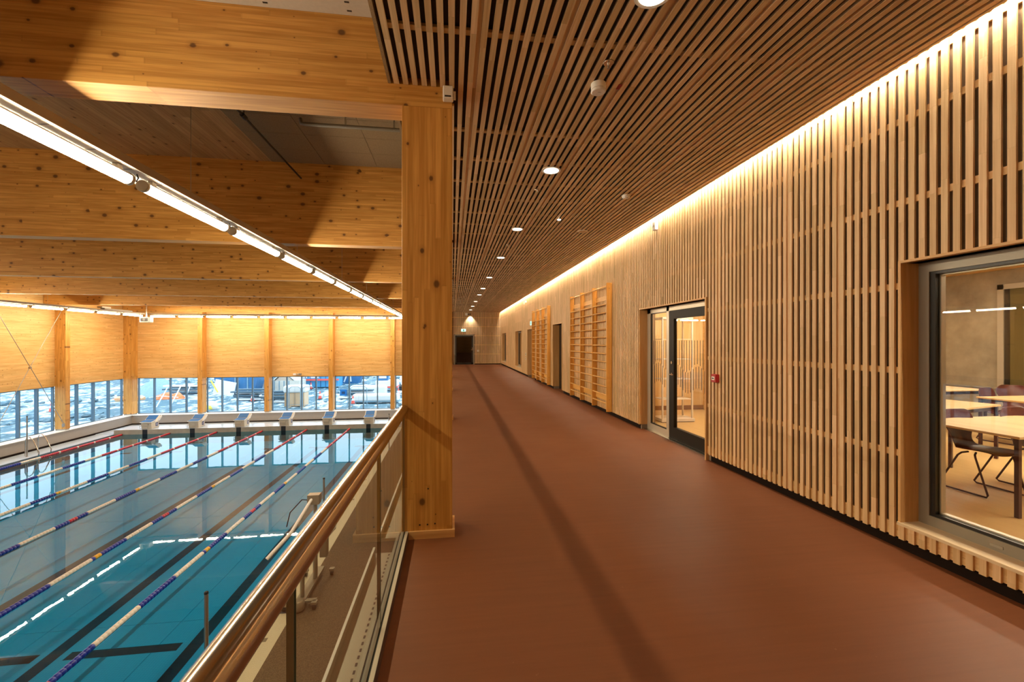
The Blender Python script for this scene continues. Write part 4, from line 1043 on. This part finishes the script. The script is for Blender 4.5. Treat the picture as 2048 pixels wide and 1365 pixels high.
# ================================================================== POOL EQUIPMENT
def lane_rope(k, x):
    lab = '%s lane rope from the gallery side of the pool' % ORD[k]
    r = thing('lane_rope', lab, 'lane rope', (x, (PY0+PY1)/2, WATER), group='pool lane ropes')
    obj('cable', MB().tube([(x, PY0+0.02, WATER+0.015), (x, PY1-0.05, WATER+0.015)], 0.006, 6), M_STEEL_D, r)
    mats = {'red': plain('rope_red', (0.55, 0.02, 0.035), 0.35), 'blue': plain('rope_blue', (0.01, 0.025, 0.32), 0.35), 'white': plain('rope_white', (0.82, 0.76, 0.66), 0.35), 'yellow': plain('rope_yellow', (0.85, 0.48, 0.02), 0.35)}
    runs = {c: MB() for c in mats}
    y = PY1 - 0.10; i = 0
    PIECE = 0.093
    while y > PY0 + 0.15:
        s = PY1 - y
        if s < 5.0: c = 'white' if (int(s / PIECE) % 11 == 10) else 'red'
        elif s > 20.0: c = 'red'
        else:
            blk = math.floor((y - 14.0) / 1.1)
            c = 'blue' if blk % 2 == 0 else 'white'
            if abs(y - 14.55) < 0.14: c = 'red'
            if abs(abs(y - 14.6) - 2.6) < 0.1: c = 'yellow'
        n = 8 if s > 8 else 6
        m = runs[c]; h = PIECE * 0.5
        vs = []; prof = ((0.036, -h*0.99), (0.052, -h*0.80), (0.052, h*0.80), (0.036, h*0.99)) 
        for (rr, dy) in prof:
            for q in range(n):
                a = 2*PI*q/n; vs.append((x + rr*math.cos(a), y + dy, WATER + 0.012 + rr*math.sin(a)))
        fs = [(p_*n+q, p_*n+(q+1) % n, (p_+1)*n+(q+1) % n, (p_+1)*n+q) for p_ in range(3) for q in range(n)]
        m.add(vs, fs, True); y -= PIECE
    for c, m in runs.items():
        if m.v:
            o = obj('%s_floats' % c, m, mats[c], r); o['kind'] = 'stuff'
    obj('end_hook', MB().box(x-0.03, x+0.03, PY1-0.06, PY1-0.013, WATER-0.02, WATER+0.05), M_BLACK, r)
for k, x in enumerate(ROPES): lane_rope(k, x)

def start_block():
    t_ = thing('starting_block', 'x', 'starting block', (0,0,ZP), 0, 'swimming starting blocks')
    g = plain('cream_fibreglass', (0.66, 0.58, 0.46), 0.4)
    sidep = [(-0.30, 0.0), (0.36, 0.0), (0.30, 0.40), (-0.30, 0.36), (-0.34, 0.30)]
    b = lpart('pedestal', MB().prism(sidep, lambda q: (-0.27, q[0], q[1]), lambda q: (0.27, q[0], q[1])), g, t_, 0.015)
    top = [(-0.40, 0.37), (0.12, 0.45), (0.12, 0.49), (-0.40, 0.41)]
    lpart('deck', MB().prism(top, lambda q: (-0.30, q[0], q[1]), lambda q: (0.30, q[0], q[1])), M_WHITE, t_, 0.01)
    t1 = [(-0.38, 0.414), (0.0, 0.472), (0.0, 0.480), (-0.38, 0.422)]
    lpart('grip_pad', MB().prism(t1, lambda q: (-0.275, q[0], q[1]), lambda q: (0.275, q[0], q[1])), M_BLUE, t_)
    k1 = [(0.02, 0.475), (0.36, 0.70), (0.39, 0.67), (0.12, 0.45)]
    kp = lpart('kick_plate', MB().prism(k1, lambda q: (-0.30, q[0], q[1]), lambda q: (0.30, q[0], q[1])), M_WHITE, t_, 0.01)
    k2 = [(0.035, 0.492), (0.335, 0.692), (0.330, 0.700), (0.030, 0.500)]
    lpart('grip_pad', MB().prism(k2, lambda q: (-0.265, q[0], q[1]), lambda q: (0.265, q[0], q[1])), M_BLUE, t_)
    s1 = [(-0.10, 0.36), (0.30, 0.40), (0.52, 0.60), (0.46, 0.68), (0.30, 0.62)]
    lpart('side_wing', MB().prism(s1, lambda q: (0.302, q[0], q[1]), lambda q: (0.345, q[0], q[1])), M_WHITE, t_, 0.015)
    pn = lpart('number_plate', MB().box(0.271, 0.278, 0.04, 0.24, 0.10, 0.30), plain('navy_plate', (0.01, 0.03, 0.16), 0.4), t_)
    lpart('plate_mark', MB().box(0.278, 0.280, 0.11, 0.17, 0.15, 0.25), M_WHITE, pn)
    lpart('hand_bar', MB().tube([(-0.27, -0.30, 0.30), (-0.27, -0.42, 0.26), (-0.27, -0.42, 0.06), (0.12, -0.42, 0.06), (0.12, -0.42, 0.26), (0.12, -0.31, 0.30)], 0.014, 8), M_STEEL_D, t_)
    lpart('hand_bar', MB().tube([(-0.27, -0.42, 0.17), (0.12, -0.42, 0.17)], 0.012, 8), M_STEEL_D, t_)
    lpart('pool_wall_stripe', MB().box(-0.13, 0.13, PY1-0.016-(PY1+0.42), PY1-0.0125-(PY1+0.42), -1.2, -0.005), M_LINE, t_)
    return t_
sb0 = start_block()
for k, x in enumerate(LANES):
    o = sb0 if k == 0 else copy_tree(sb0)
    o.location = (x + (-0.12 if k == 0 else -0.08), PY1 + 0.42, ZP)
    o['label'] = 'cream starting block with blue grip pads, %s from the right' % ORD[k]

# ladder on the far side
p = atZ(160, 905, DECK)
ld_ = thing('pool_ladder', 'steel pool ladder with two arched rails on the window side', 'ladder', (PX0, 22.9, DECK))
for dy in (0.0, 0.62):
    lpart('rail', MB().tube([(-0.42, dy, 0.0), (-0.42, dy, 0.70), (-0.36, dy, 0.84), (-0.24, dy, 0.86), (-0.12, dy, 0.76), (0.14, dy, 0.16), (0.12, dy, 0.0), (0.06, dy, -0.10), (0.06, dy, -0.9)], 0.022, 8), M_STEEL, ld_)
for z in (-0.3, -0.6): lpart('tread', MB().box(0.03, 0.13, 0.0, 0.62, z-0.015, z+0.015), M_STEEL, ld_)
# flag poles
def flag_pole(x, yy, label, h=1.76):
    t_ = thing('flag_pole', label, 'pole', (x, yy, DECK), group='pool side poles')
    lpart('pole', MB().tube([(0,0,0),(0,0,h)], 0.026, 10), M_STEEL_D, t_); lpart('cap', MB().lathe([(0.028, h-0.02), (0.028, h+0.006), (0.018, h+0.014)], n=12), M_BLACK, t_)
    lpart('socket', MB().lathe([(0.06, 0.0), (0.06, 0.012)], n=14), M_STEEL, t_)
flag_pole(-3.42, 6.62, 'bare steel pole in front of the pool nearest the viewer')
flag_pole(-3.28, 11.75, 'bare steel pole standing behind the pool lift')
flag_pole(-3.05, 21.75, 'thin steel pole at the far end of the near poolside')
p = atX(54, 845, -19.35)
flag_pole(-19.35, p.y, 'bare steel pole on the window side deck', 1.85)

# pool lift
lf = thing('pool_lift', 'mobile steel pool lift on small castors at the pool edge', 'pool lift', (-2.98, 9.15, DECK))
M_LIFT = plain('lift_grey', (0.36, 0.30, 0.22), 0.4, 0.4)
lpart('base_frame', MB().box(-0.09, 0.09, -0.05, 1.25, 0.10, 0.16).box(-0.30, 0.30, -0.10, 0.0, 0.11, 0.15), M_LIFT, lf)
lpart('front_weight', MB().lathe([(0.10, 0.03), (0.11, 0.05), (0.11, 0.20), (0.08, 0.22)], (0, -0.16, 0), 14), M_LIFT, lf)
for (x, yy) in ((-0.28, -0.12), (0.28, -0.12), (-0.28, 1.15), (0.28, 1.15)):
    cs_ = lpart('castor', MB().box(x-0.05, x+0.05, yy-0.05, yy+0.05, 0.10, 0.15), M_LIFT, lf)
    lpart('wheel', MB().lathe([(0.05, -0.03), (0.05, 0.03)], (x, yy, 0.05), 14, 0), M_BLACK, cs_)
lpart('post', MB().tube([(0, 0.05, 0.16), (0, 0.05, 1.12)], 0.042, 12), M_LIFT, lf)
lpart('post', MB().tube([(0.04, 0.75, 0.16), (0.04, 0.75, 1.5)], 0.048, 12), M_LIFT, lf)
lpart('mast_head', MB().box(-0.10, 0.14, 0.66, 0.84, 1.78, 1.98).tube([(0.04, 0.75, 1.45), (0.04, 0.75, 1.8)], 0.04, 10), M_LIFT, lf)
lpart('boom', MB().tube([(0.0, 0.72, 1.92), (-0.22, 0.10, 1.45), (-0.55, -0.25, 1.10)], 0.034, 8), M_WHITE, lf)
lpart('hose', MB().tube([(-0.05, 0.75, 1.85), (-0.25, 0.80, 1.85), (-0.46, 0.70, 1.62), (-0.50, 0.62, 1.35)], 0.012, 6), M_BLACK, lf)
lpart('actuator', MB().box(0.10, 0.26, 0.82, 0.98, 0.55, 1.30), M_LIFT, lf, 0.02)
lpart('control_cap', MB().box(0.11, 0.25, 0.83, 0.97, 1.305, 1.34), plain('yellow_cap', (0.7, 0.45, 0.03), 0.4), lf)
lpart('push_handle', MB().tube([(0.0, 0.05, 1.08), (0.20, 0.03, 1.14), (0.34, 0.25, 1.14), (0.40, 0.95, 1.14), (0.36, 1.12, 1.14), (0.16, 1.14, 1.14)], 0.018, 8), M_LIFT, lf)
p0 = lf.location
tag(obj('depth_mark', MB().box(-3.36, -3.16, 8.95, 9.15, DECK+0.0005, DECK+0.002).box(-3.36, -3.16, 9.2, 9.23, DECK+0.0005, DECK+0.002), plain('dark_print', (0.04, 0.05, 0.07), 0.5)), 'dark printed symbol on the cream overflow channel beside the pool lift', 'marking')

# ================================================================== OUTSIDE
GZ = -3.95
gm = MB(); NXG, NYG = 90, 70
gx0, gx1, gy0, gy1 = -130.0, 50.0, YW+0.3, 170.0
def gh(x, yy):
    return GZ + 0.35*mnoise.noise(Vector((x*0.25, yy*0.25, 0.3))) * min(1, (yy-YW)/6) + 0.0
verts = []
for j in range(NYG+1):
    fy = (j/NYG)**1.8
    for i in range(NXG+1):
        x = gx0 + (gx1-gx0)*i/NXG; yy = gy0 + (gy1-gy0)*fy
        verts.append((x, yy, gh(x, yy)))
gm.add(verts, [(j*(NXG+1)+i, j*(NXG+1)+i+1, (j+1)*(NXG+1)+i+1, (j+1)*(NXG+1)+i) for j in range(NYG) for i in range(NXG)], True)
verts = []
for j in range(41):
    for i in range(41):
        x = XL - 0.3 - (110)*(j/40)**1.8; yy = YB-30 + (YW+0.3-(YB-30))*i/40
        verts.append((x, yy, GZ + 0.35*mnoise.noise(Vector((x*0.25, yy*0.25, 0.3))) * min(1, (XL-x)/6) + 0.05*(j/40)**1.8*60))
gm.add(verts, [(j*41+i, j*41+i+1, (j+1)*41+i+1, (j+1)*41+i) for j in range(40) for i in range(40)], True)
tag(obj('snowy_ground', gm, M_SNOW), 'snow covered building site outside the windows', 'ground', kind='structure')
def G(px, py): return atZ(px, py, GZ)
M_STEELBLUE = plain('blue_container_paint', (0.02, 0.13, 0.30), 0.5, vary=0.15, vscale=2)
M_PLY = plain('plywood', (0.62, 0.42, 0.26), 0.7, vary=0.15, vscale=3)
M_ORANGE = plain('orange_tarp', (0.80, 0.20, 0.06), 0.6, vary=0.3, vscale=2.5)
M_GRAV = plain('grey_gravel', (0.22, 0.32, 0.38), 0.9, vary=0.25, vscale=6)
M_SITEW = plain('site_white', (0.75, 0.75, 0.74), 0.5)
M_CONE = plain('cone_orange', (0.80, 0.10, 0.07), 0.5)
M_GALV = plain('galvanised', (0.20, 0.32, 0.40), 0.5, 0.3)
# gravel heap
p = G(285, 797)
HEAP = (p.x, p.y+2.4)
tag(obj('gravel_heap', MB().lathe([(2.4,-0.1),(1.9,0.45),(1.2,1.1),(0.55,1.65),(0.15,1.85)], (p.x, p.y+2.4, GZ), 26), M_GRAV), 'grey conical gravel heap outside the leftmost end window', 'heap')
p = G(322, 803)
t_ = thing('tarp_mound', 'orange tarpaulin over a mound outside the left end window', 'tarpaulin', (p.x, p.y+0.8, GZ))
mb = MB()
for (dx, dy, s) in ((0,0,0.85), (0.8,0.1,0.7), (-0.7,0.2,0.55)): mb.ico((dx, dy, 0.15), s, jit=0.15, flat=0.8)
lpart('cover', mb, M_ORANGE, t_); lpart('rope', MB().tube([(-1.2, -0.5, 0.3), (0, -0.9, 0.5), (1.3, -0.5, 0.3)], 0.03, 5), M_SITEW, t_)
p = G(262, 803)
t_ = thing('tarp_mound', 'pale orange tarpaulin strip at the hall corner outside', 'tarpaulin', (p.x-0.6, p.y+0.8, GZ))
mb = MB(); [mb.ico((dx, 0, 0.1), 0.55, jit=0.2, flat=0.7) for dx in (-0.8, 0, 0.8)]
lpart('cover', mb, plain('pale_tarp', (0.8, 0.45, 0.25), 0.6, vary=0.3, vscale=2), t_); lpart('rope', MB().tube([(-1.2, -0.45, 0.2), (1.2, -0.45, 0.2)], 0.03, 5), M_ORANGE, t_)
# timber piles
for (px, py, n, lab, mat) in ((366, 795, 7, 'stack of dark snowy timber outside the left end window', plain('wet_timber', (0.06, 0.11, 0.15), 0.6)), (500, 801, 6, 'stack of dark boards behind the white panel outside', MATS['wet_timber']), (715, 797, 5, 'low pile of boards in front of the blue skip outside', MATS['wet_timber']), (560, 806, 6, 'jumbled scrap timber beside the plywood crate outside', MATS['wet_timber'])):
    p = G(px, py); t_ = thing('timber_pile', lab, 'timber pile', (p.x, p.y, GZ))
    for i in range(n):
        rz = random.uniform(-0.12, 0.12)
        lpart('board', MB().cbox((random.uniform(-.3,.3), (i % 2)*0.5, 0.12+0.17*i), (3.2, 0.5, 0.13), Matrix.Rotation(rz, 3, 'Z')), mat if i % 3 else M_SITEW, t_)
# leaning panel and boat-like container
p = G(436, 794)
t_ = thing('site_skip', 'white tilted panel leaning on a blue skip outside', 'skip', (p.x, p.y+1.2, GZ))
lpart('bin', MB().prism([(-1.7,0.1),(1.7,0.1),(2.2,2.0),(-2.2,2.0)], lambda q: (q[0]+1.0, 0.3, q[1]), lambda q: (q[0]+1.0, 2.2, q[1])), M_STEELBLUE, t_)
lpart('panel', MB().cbox((0.1, -0.1, 0.75), (2.0, 0.12, 1.5), Matrix.Rotation(0.2, 3, 'Y')), M_SITEW, t_)
lpart('panel_edge', MB().cbox((-0.85, -0.18, 0.95), (0.12, 0.10, 1.4), Matrix.Rotation(-0.5, 3, 'Y')), plain('yellow_edge', (0.8, 0.6, 0.1), 0.5), t_)
lpart('rib', MB().box(0.9, 1.0, 0.2, 0.3, 0.2, 1.9).box(2.1, 2.2, 0.2, 0.3, 0.2, 1.9), M_GALV, t_)
# yellow sack
p = G(421, 821)
t_ = thing('sand_sack', 'pale sack with yellow content close outside the glass', 'sack', (p.x, p.y, GZ))
lpart('sack', MB().lathe([(0.42,0.0),(0.5,0.2),(0.46,0.5),(0.30,0.7),(0.1,0.75)], n=16), M_SITEW, t_); lpart('content', MB().lathe([(0.30,0.02),(0.36,0.2),(0.3,0.42),(0.1,0.5)], (0,-0.22,0), 14), plain('yellow_sand', (0.85, 0.70, 0.12), 0.7), t_)
# struts
for i, (a_, b_) in enumerate((((312,816),(335,776)), ((338,818),(363,770)), ((370,800),(381,770)))):
    q0 = G(*a_); q1 = atY(b_[0], b_[1], q0.y+1.0)
    t_ = thing('raking_prop', 'slanting steel prop, %s outside the left end window' % ORD[i], 'prop', q0, group='raking props')
    obj('tube', MB().tube([q0, q1], 0.045, 8), M_SITEW, t_); obj('foot_plate', MB().box(q0.x-0.12, q0.x+0.12, q0.y-0.12, q0.y+0.12, GZ, GZ+0.02), M_GALV, t_)
# shed
p = G(556, 786)
t_ = thing('garden_shed', 'small pale gabled shed outside the middle end window', 'shed', (p.x+0.3, p.y+1.5, GZ))
lpart('walls', MB().box(-2.2, 1.6, -0.6, 1.6, 0, 1.25), plain('shed_boards', (0.62, 0.56, 0.48), 0.7, vary=0.2, vscale=5), t_)
lpart('gable', MB().prism([(-0.9,1.25),(0.9,1.25),(0.0,2.1)], lambda q: (q[0], -0.6, q[1]), lambda q: (q[0], -0.4, q[1])), plain('gable_boards', (0.55, 0.42, 0.32), 0.7), t_)
lpart('roof', MB().prism([(-1.1,1.24),(0.0,2.25),(1.1,1.24),(1.1,1.36),(0.0,2.4),(-1.1,1.36)], lambda q: (q[0], -0.7, q[1]), lambda q: (q[0], 1.7, q[1])), M_SITEW, t_)
for dx in (-2.0, -1.5, -1.0, -0.5, 0.0, 0.5): lpart('batten', MB().box(dx-0.04, dx+0.04, -0.64, -0.6, 0, 1.2), M_GALV, t_)
# plywood crate with snow lid
p = G(590, 813)
t_ = thing('plywood_crate', 'plywood site crate with a snowy lid close outside the glass', 'crate', (p.x, p.y+0.6, GZ))
lpart('box', MB().box(-0.85, 0.75, -0.6, 0.6, 0.0, 1.15), M_PLY, t_); lpart('snow_lid', MB().box(-0.95, 0.85, -0.7, 0.7, 1.15, 1.75), M_SITEW, t_, 0.15, 3)
for dx in (-0.8, -0.05, 0.7): lpart('batten', MB().box(dx-0.04, dx+0.04, -0.64, -0.6, 0.0, 1.14), plain('crate_batten', (0.5, 0.32, 0.18), 0.7), t_)
# containers
p = G(632, 777)
t_ = thing('site_container', 'blue site cabin with white windows in the distance', 'container', (p.x, p.y+1.5, GZ))
lpart('body', MB().box(-2.6, 2.4, -1.2, 1.2, 0.1, 2.6), plain('cabin_blue', (0.06, 0.30, 0.55), 0.5), t_)
for dx in (-1.6, -0.3): lpart('window', MB().box(dx-0.5, dx+0.5, -1.23, -1.2, 1.2, 2.1), M_SITEW, t_)
for i in range(9): lpart('rib', MB().box(-2.5+i*0.58, -2.42+i*0.58, -1.24, -1.2, 0.1, 2.6), M_STEELBLUE, t_)
lpart('red_board', MB().box(-3.4, 2.6, -1.5, -1.4, 0.9, 1.1), M_CONE, t_)
p = G(693, 771)
t_ = thing('site_skip', 'dark blue trapezoid skip with white stripes in the distance', 'skip', (p.x, p.y+1.5, GZ))
lpart('bin', MB().prism([(-1.3,0.1),(1.3,0.1),(2.2,2.2),(-2.2,2.2)], lambda q: (q[0], -0.9, q[1]), lambda q: (q[0], 0.9, q[1])), M_STEELBLUE, t_)
lpart('stripe', MB().cbox((-0.2,-0.92,1.0), (0.16,0.04,1.4), Matrix.Rotation(0.35,3,'Y')), M_SITEW, t_); lpart('stripe', MB().cbox((0.35,-0.92,1.1), (0.16,0.04,1.4), Matrix.Rotation(-0.1,3,'Y')), M_SITEW, t_)
# excavator
p = G(766, 786)
t_ = thing('mini_excavator', 'white and red excavator partly hidden by the end wall column', 'excavator', (p.x+0.2, p.y+1.5, GZ))
for sx in (-0.9, 0.9): lpart('track', MB().box(sx-0.22, sx+0.22, -1.2, 1.2, 0.0, 0.55), M_BLACK, t_, 0.15, 3)
lpart('turntable', MB().box(-1.1, 1.2, -0.9, 1.1, 0.6, 1.25), M_SITEW, t_, 0.06); lpart('red_skirt', MB().box(-1.15, 1.25, -0.95, 1.15, 0.45, 0.62), M_CONE, t_)
cb = lpart('cab', MB().box(-0.9, 0.2, -0.7, 0.6, 1.25, 2.5), M_STEELBLUE, t_, 0.06); lpart('cab_glass', MB().box(-0.75, 0.05, -0.73, -0.69, 1.5, 2.3), M_SITEW, cb)
lpart('boom', MB().tube([(0.7, -0.6, 1.2), (1.2, -1.4, 2.6), (1.8, -2.4, 2.2), (2.0, -2.8, 0.9)], 0.14, 8), M_SITEW, t_); lpart('bucket', MB().cbox((2.0, -2.9, 0.7), (0.6, 0.5, 0.5), Matrix.Rotation(0.4, 3, 'X')), M_BLACK, t_)
# snow bank blocks
for (px, py, sx, sz, lab) in ((735, 792, 3.6, 1.0, 'long white snow covered concrete block outside the right end window'), (750, 805, 4.2, 0.7, 'snowy bank with dark scrawl close to the right end window'), (495, 772, 4.0, 1.3, 'white covered load behind the dark boards outside')):
    p = G(px, py)
    t_ = thing('snow_block', lab, 'snow bank', (p.x, p.y+0.8, GZ)); lpart('bank', MB().box(-sx/2, sx/2, -0.6, 0.6, 0, sz), M_SITEW, t_, 0.2, 3); lpart('base', MB().box(-sx/2, sx/2, -0.75, 0.75, 0, 0.12), M_GALV, t_)
# fences
def fence(px0, px1, py, label, sign=False):
    a_ = G(px0, py); b_ = G(px1, py); b_.y = a_.y
    t_ = thing('site_fence', label, 'fence', ((a_.x+b_.x)/2, a_.y, GZ), group='mesh site fences'); w = (b_.x-a_.x)/2
    lpart('frame', MB().tube([(-w,0,0.05),(-w,0,1.6),(-w+0.2,0,1.75),(w-0.2,0,1.75),(w,0,1.6),(w,0,0.05)], 0.03, 6), M_GALV, t_)
    n = max(2, int(w*2/0.45))
    for i in range(1, n): lpart('wire', MB().tube([(-w+2*w*i/n,0,0.1),(-w+2*w*i/n,0,1.73)], 0.008, 4), M_GALV, t_)
    lpart('rail', MB().tube([(-w,0,0.25),(w,0,0.25)], 0.015, 5), M_GALV, t_); lpart('foot', MB().box(-w-0.1, -w+0.1, -0.3, 0.3, 0, 0.06), M_CONC, t_)
    if sign:
        sg = lpart('sign_board', MB().box(-w+0.5, -w+1.05, -0.04, -0.02, 0.95, 1.5), plain('sign_blue', (0.01, 0.18, 0.55), 0.4), t_)
        lpart('sign_mark', MB().box(-w+0.64, -w+0.90, -0.045, -0.04, 1.12, 1.32), plain('sign_navy', (0.01, 0.05, 0.15), 0.4), sg)
fence(578, 600, 816, 'mesh fence panel in front of the plywood crate outside')
fence(605, 628, 816, 'mesh fence panel right of the plywood crate outside')
fence(668, 695, 815, 'mesh fence panel with a blue sign outside', True)
fence(701, 733, 815, 'mesh fence panel right of the blue sign outside')
# cones
for i, (px, py, lab) in enumerate(((622, 778, 'left of the blue cabin'), (640, 798, 'in front of the mesh fence'), (706, 808, 'near the blue sign'), (730, 787, 'on the long snow block side'), (797, 791, 'at the right edge of the end windows'), (505, 803, 'right of the dark boards'), (103, 824, 'outside the side windows'))):
    p = G(px, py)
    t_ = thing('traffic_cone', 'red traffic cone %s outside' % lab, 'traffic cone', (p.x, p.y, GZ), group='traffic cones')
    lpart('cone', MB().lathe([(0.17,0.03),(0.03,0.75)], n=12), M_CONE, t_); lpart('collar', MB().lathe([(0.125,0.30),(0.085,0.48)], n=12), M_SITEW, t_); lpart('foot', MB().box(-0.22,0.22,-0.22,0.22,0,0.03), M_BLACK, t_)
# loose rocks, kept clear of the objects on the site
OUT = [Vector((-0.0, 0.0, 0.0))] + [o.location for o in COL.objects if o.parent is None and 'category' in o and (o.location.y > YW + 1 or o.location.x < XL - 1)]
rk_ = MB()
for i in range(900):
    if i < 650: x = random.uniform(-40, 8); yy = YW + 3 + 40*random.random()**1.6; 
    else: x = XL - 2.5 - 25*random.random(); yy = random.uniform(8, 45)
    s = random.uniform(0.10, 0.42)
    if (x-HEAP[0])**2 + (yy-HEAP[1])**2 < 9: continue
    if any((x-q.x)**2 + (yy-q.y)**2 < 2.6**2 for q in OUT): continue
    rk_.ico((x, yy, GZ + s*0.15), s, jit=0.35, flat=0.6)
tag(obj('rock_rubble', rk_, plain('wet_slate', (0.10, 0.17, 0.21), 0.7, vary=0.4, vscale=3)), 'loose dark rock rubble scattered over the snow', 'rubble', kind='stuff')
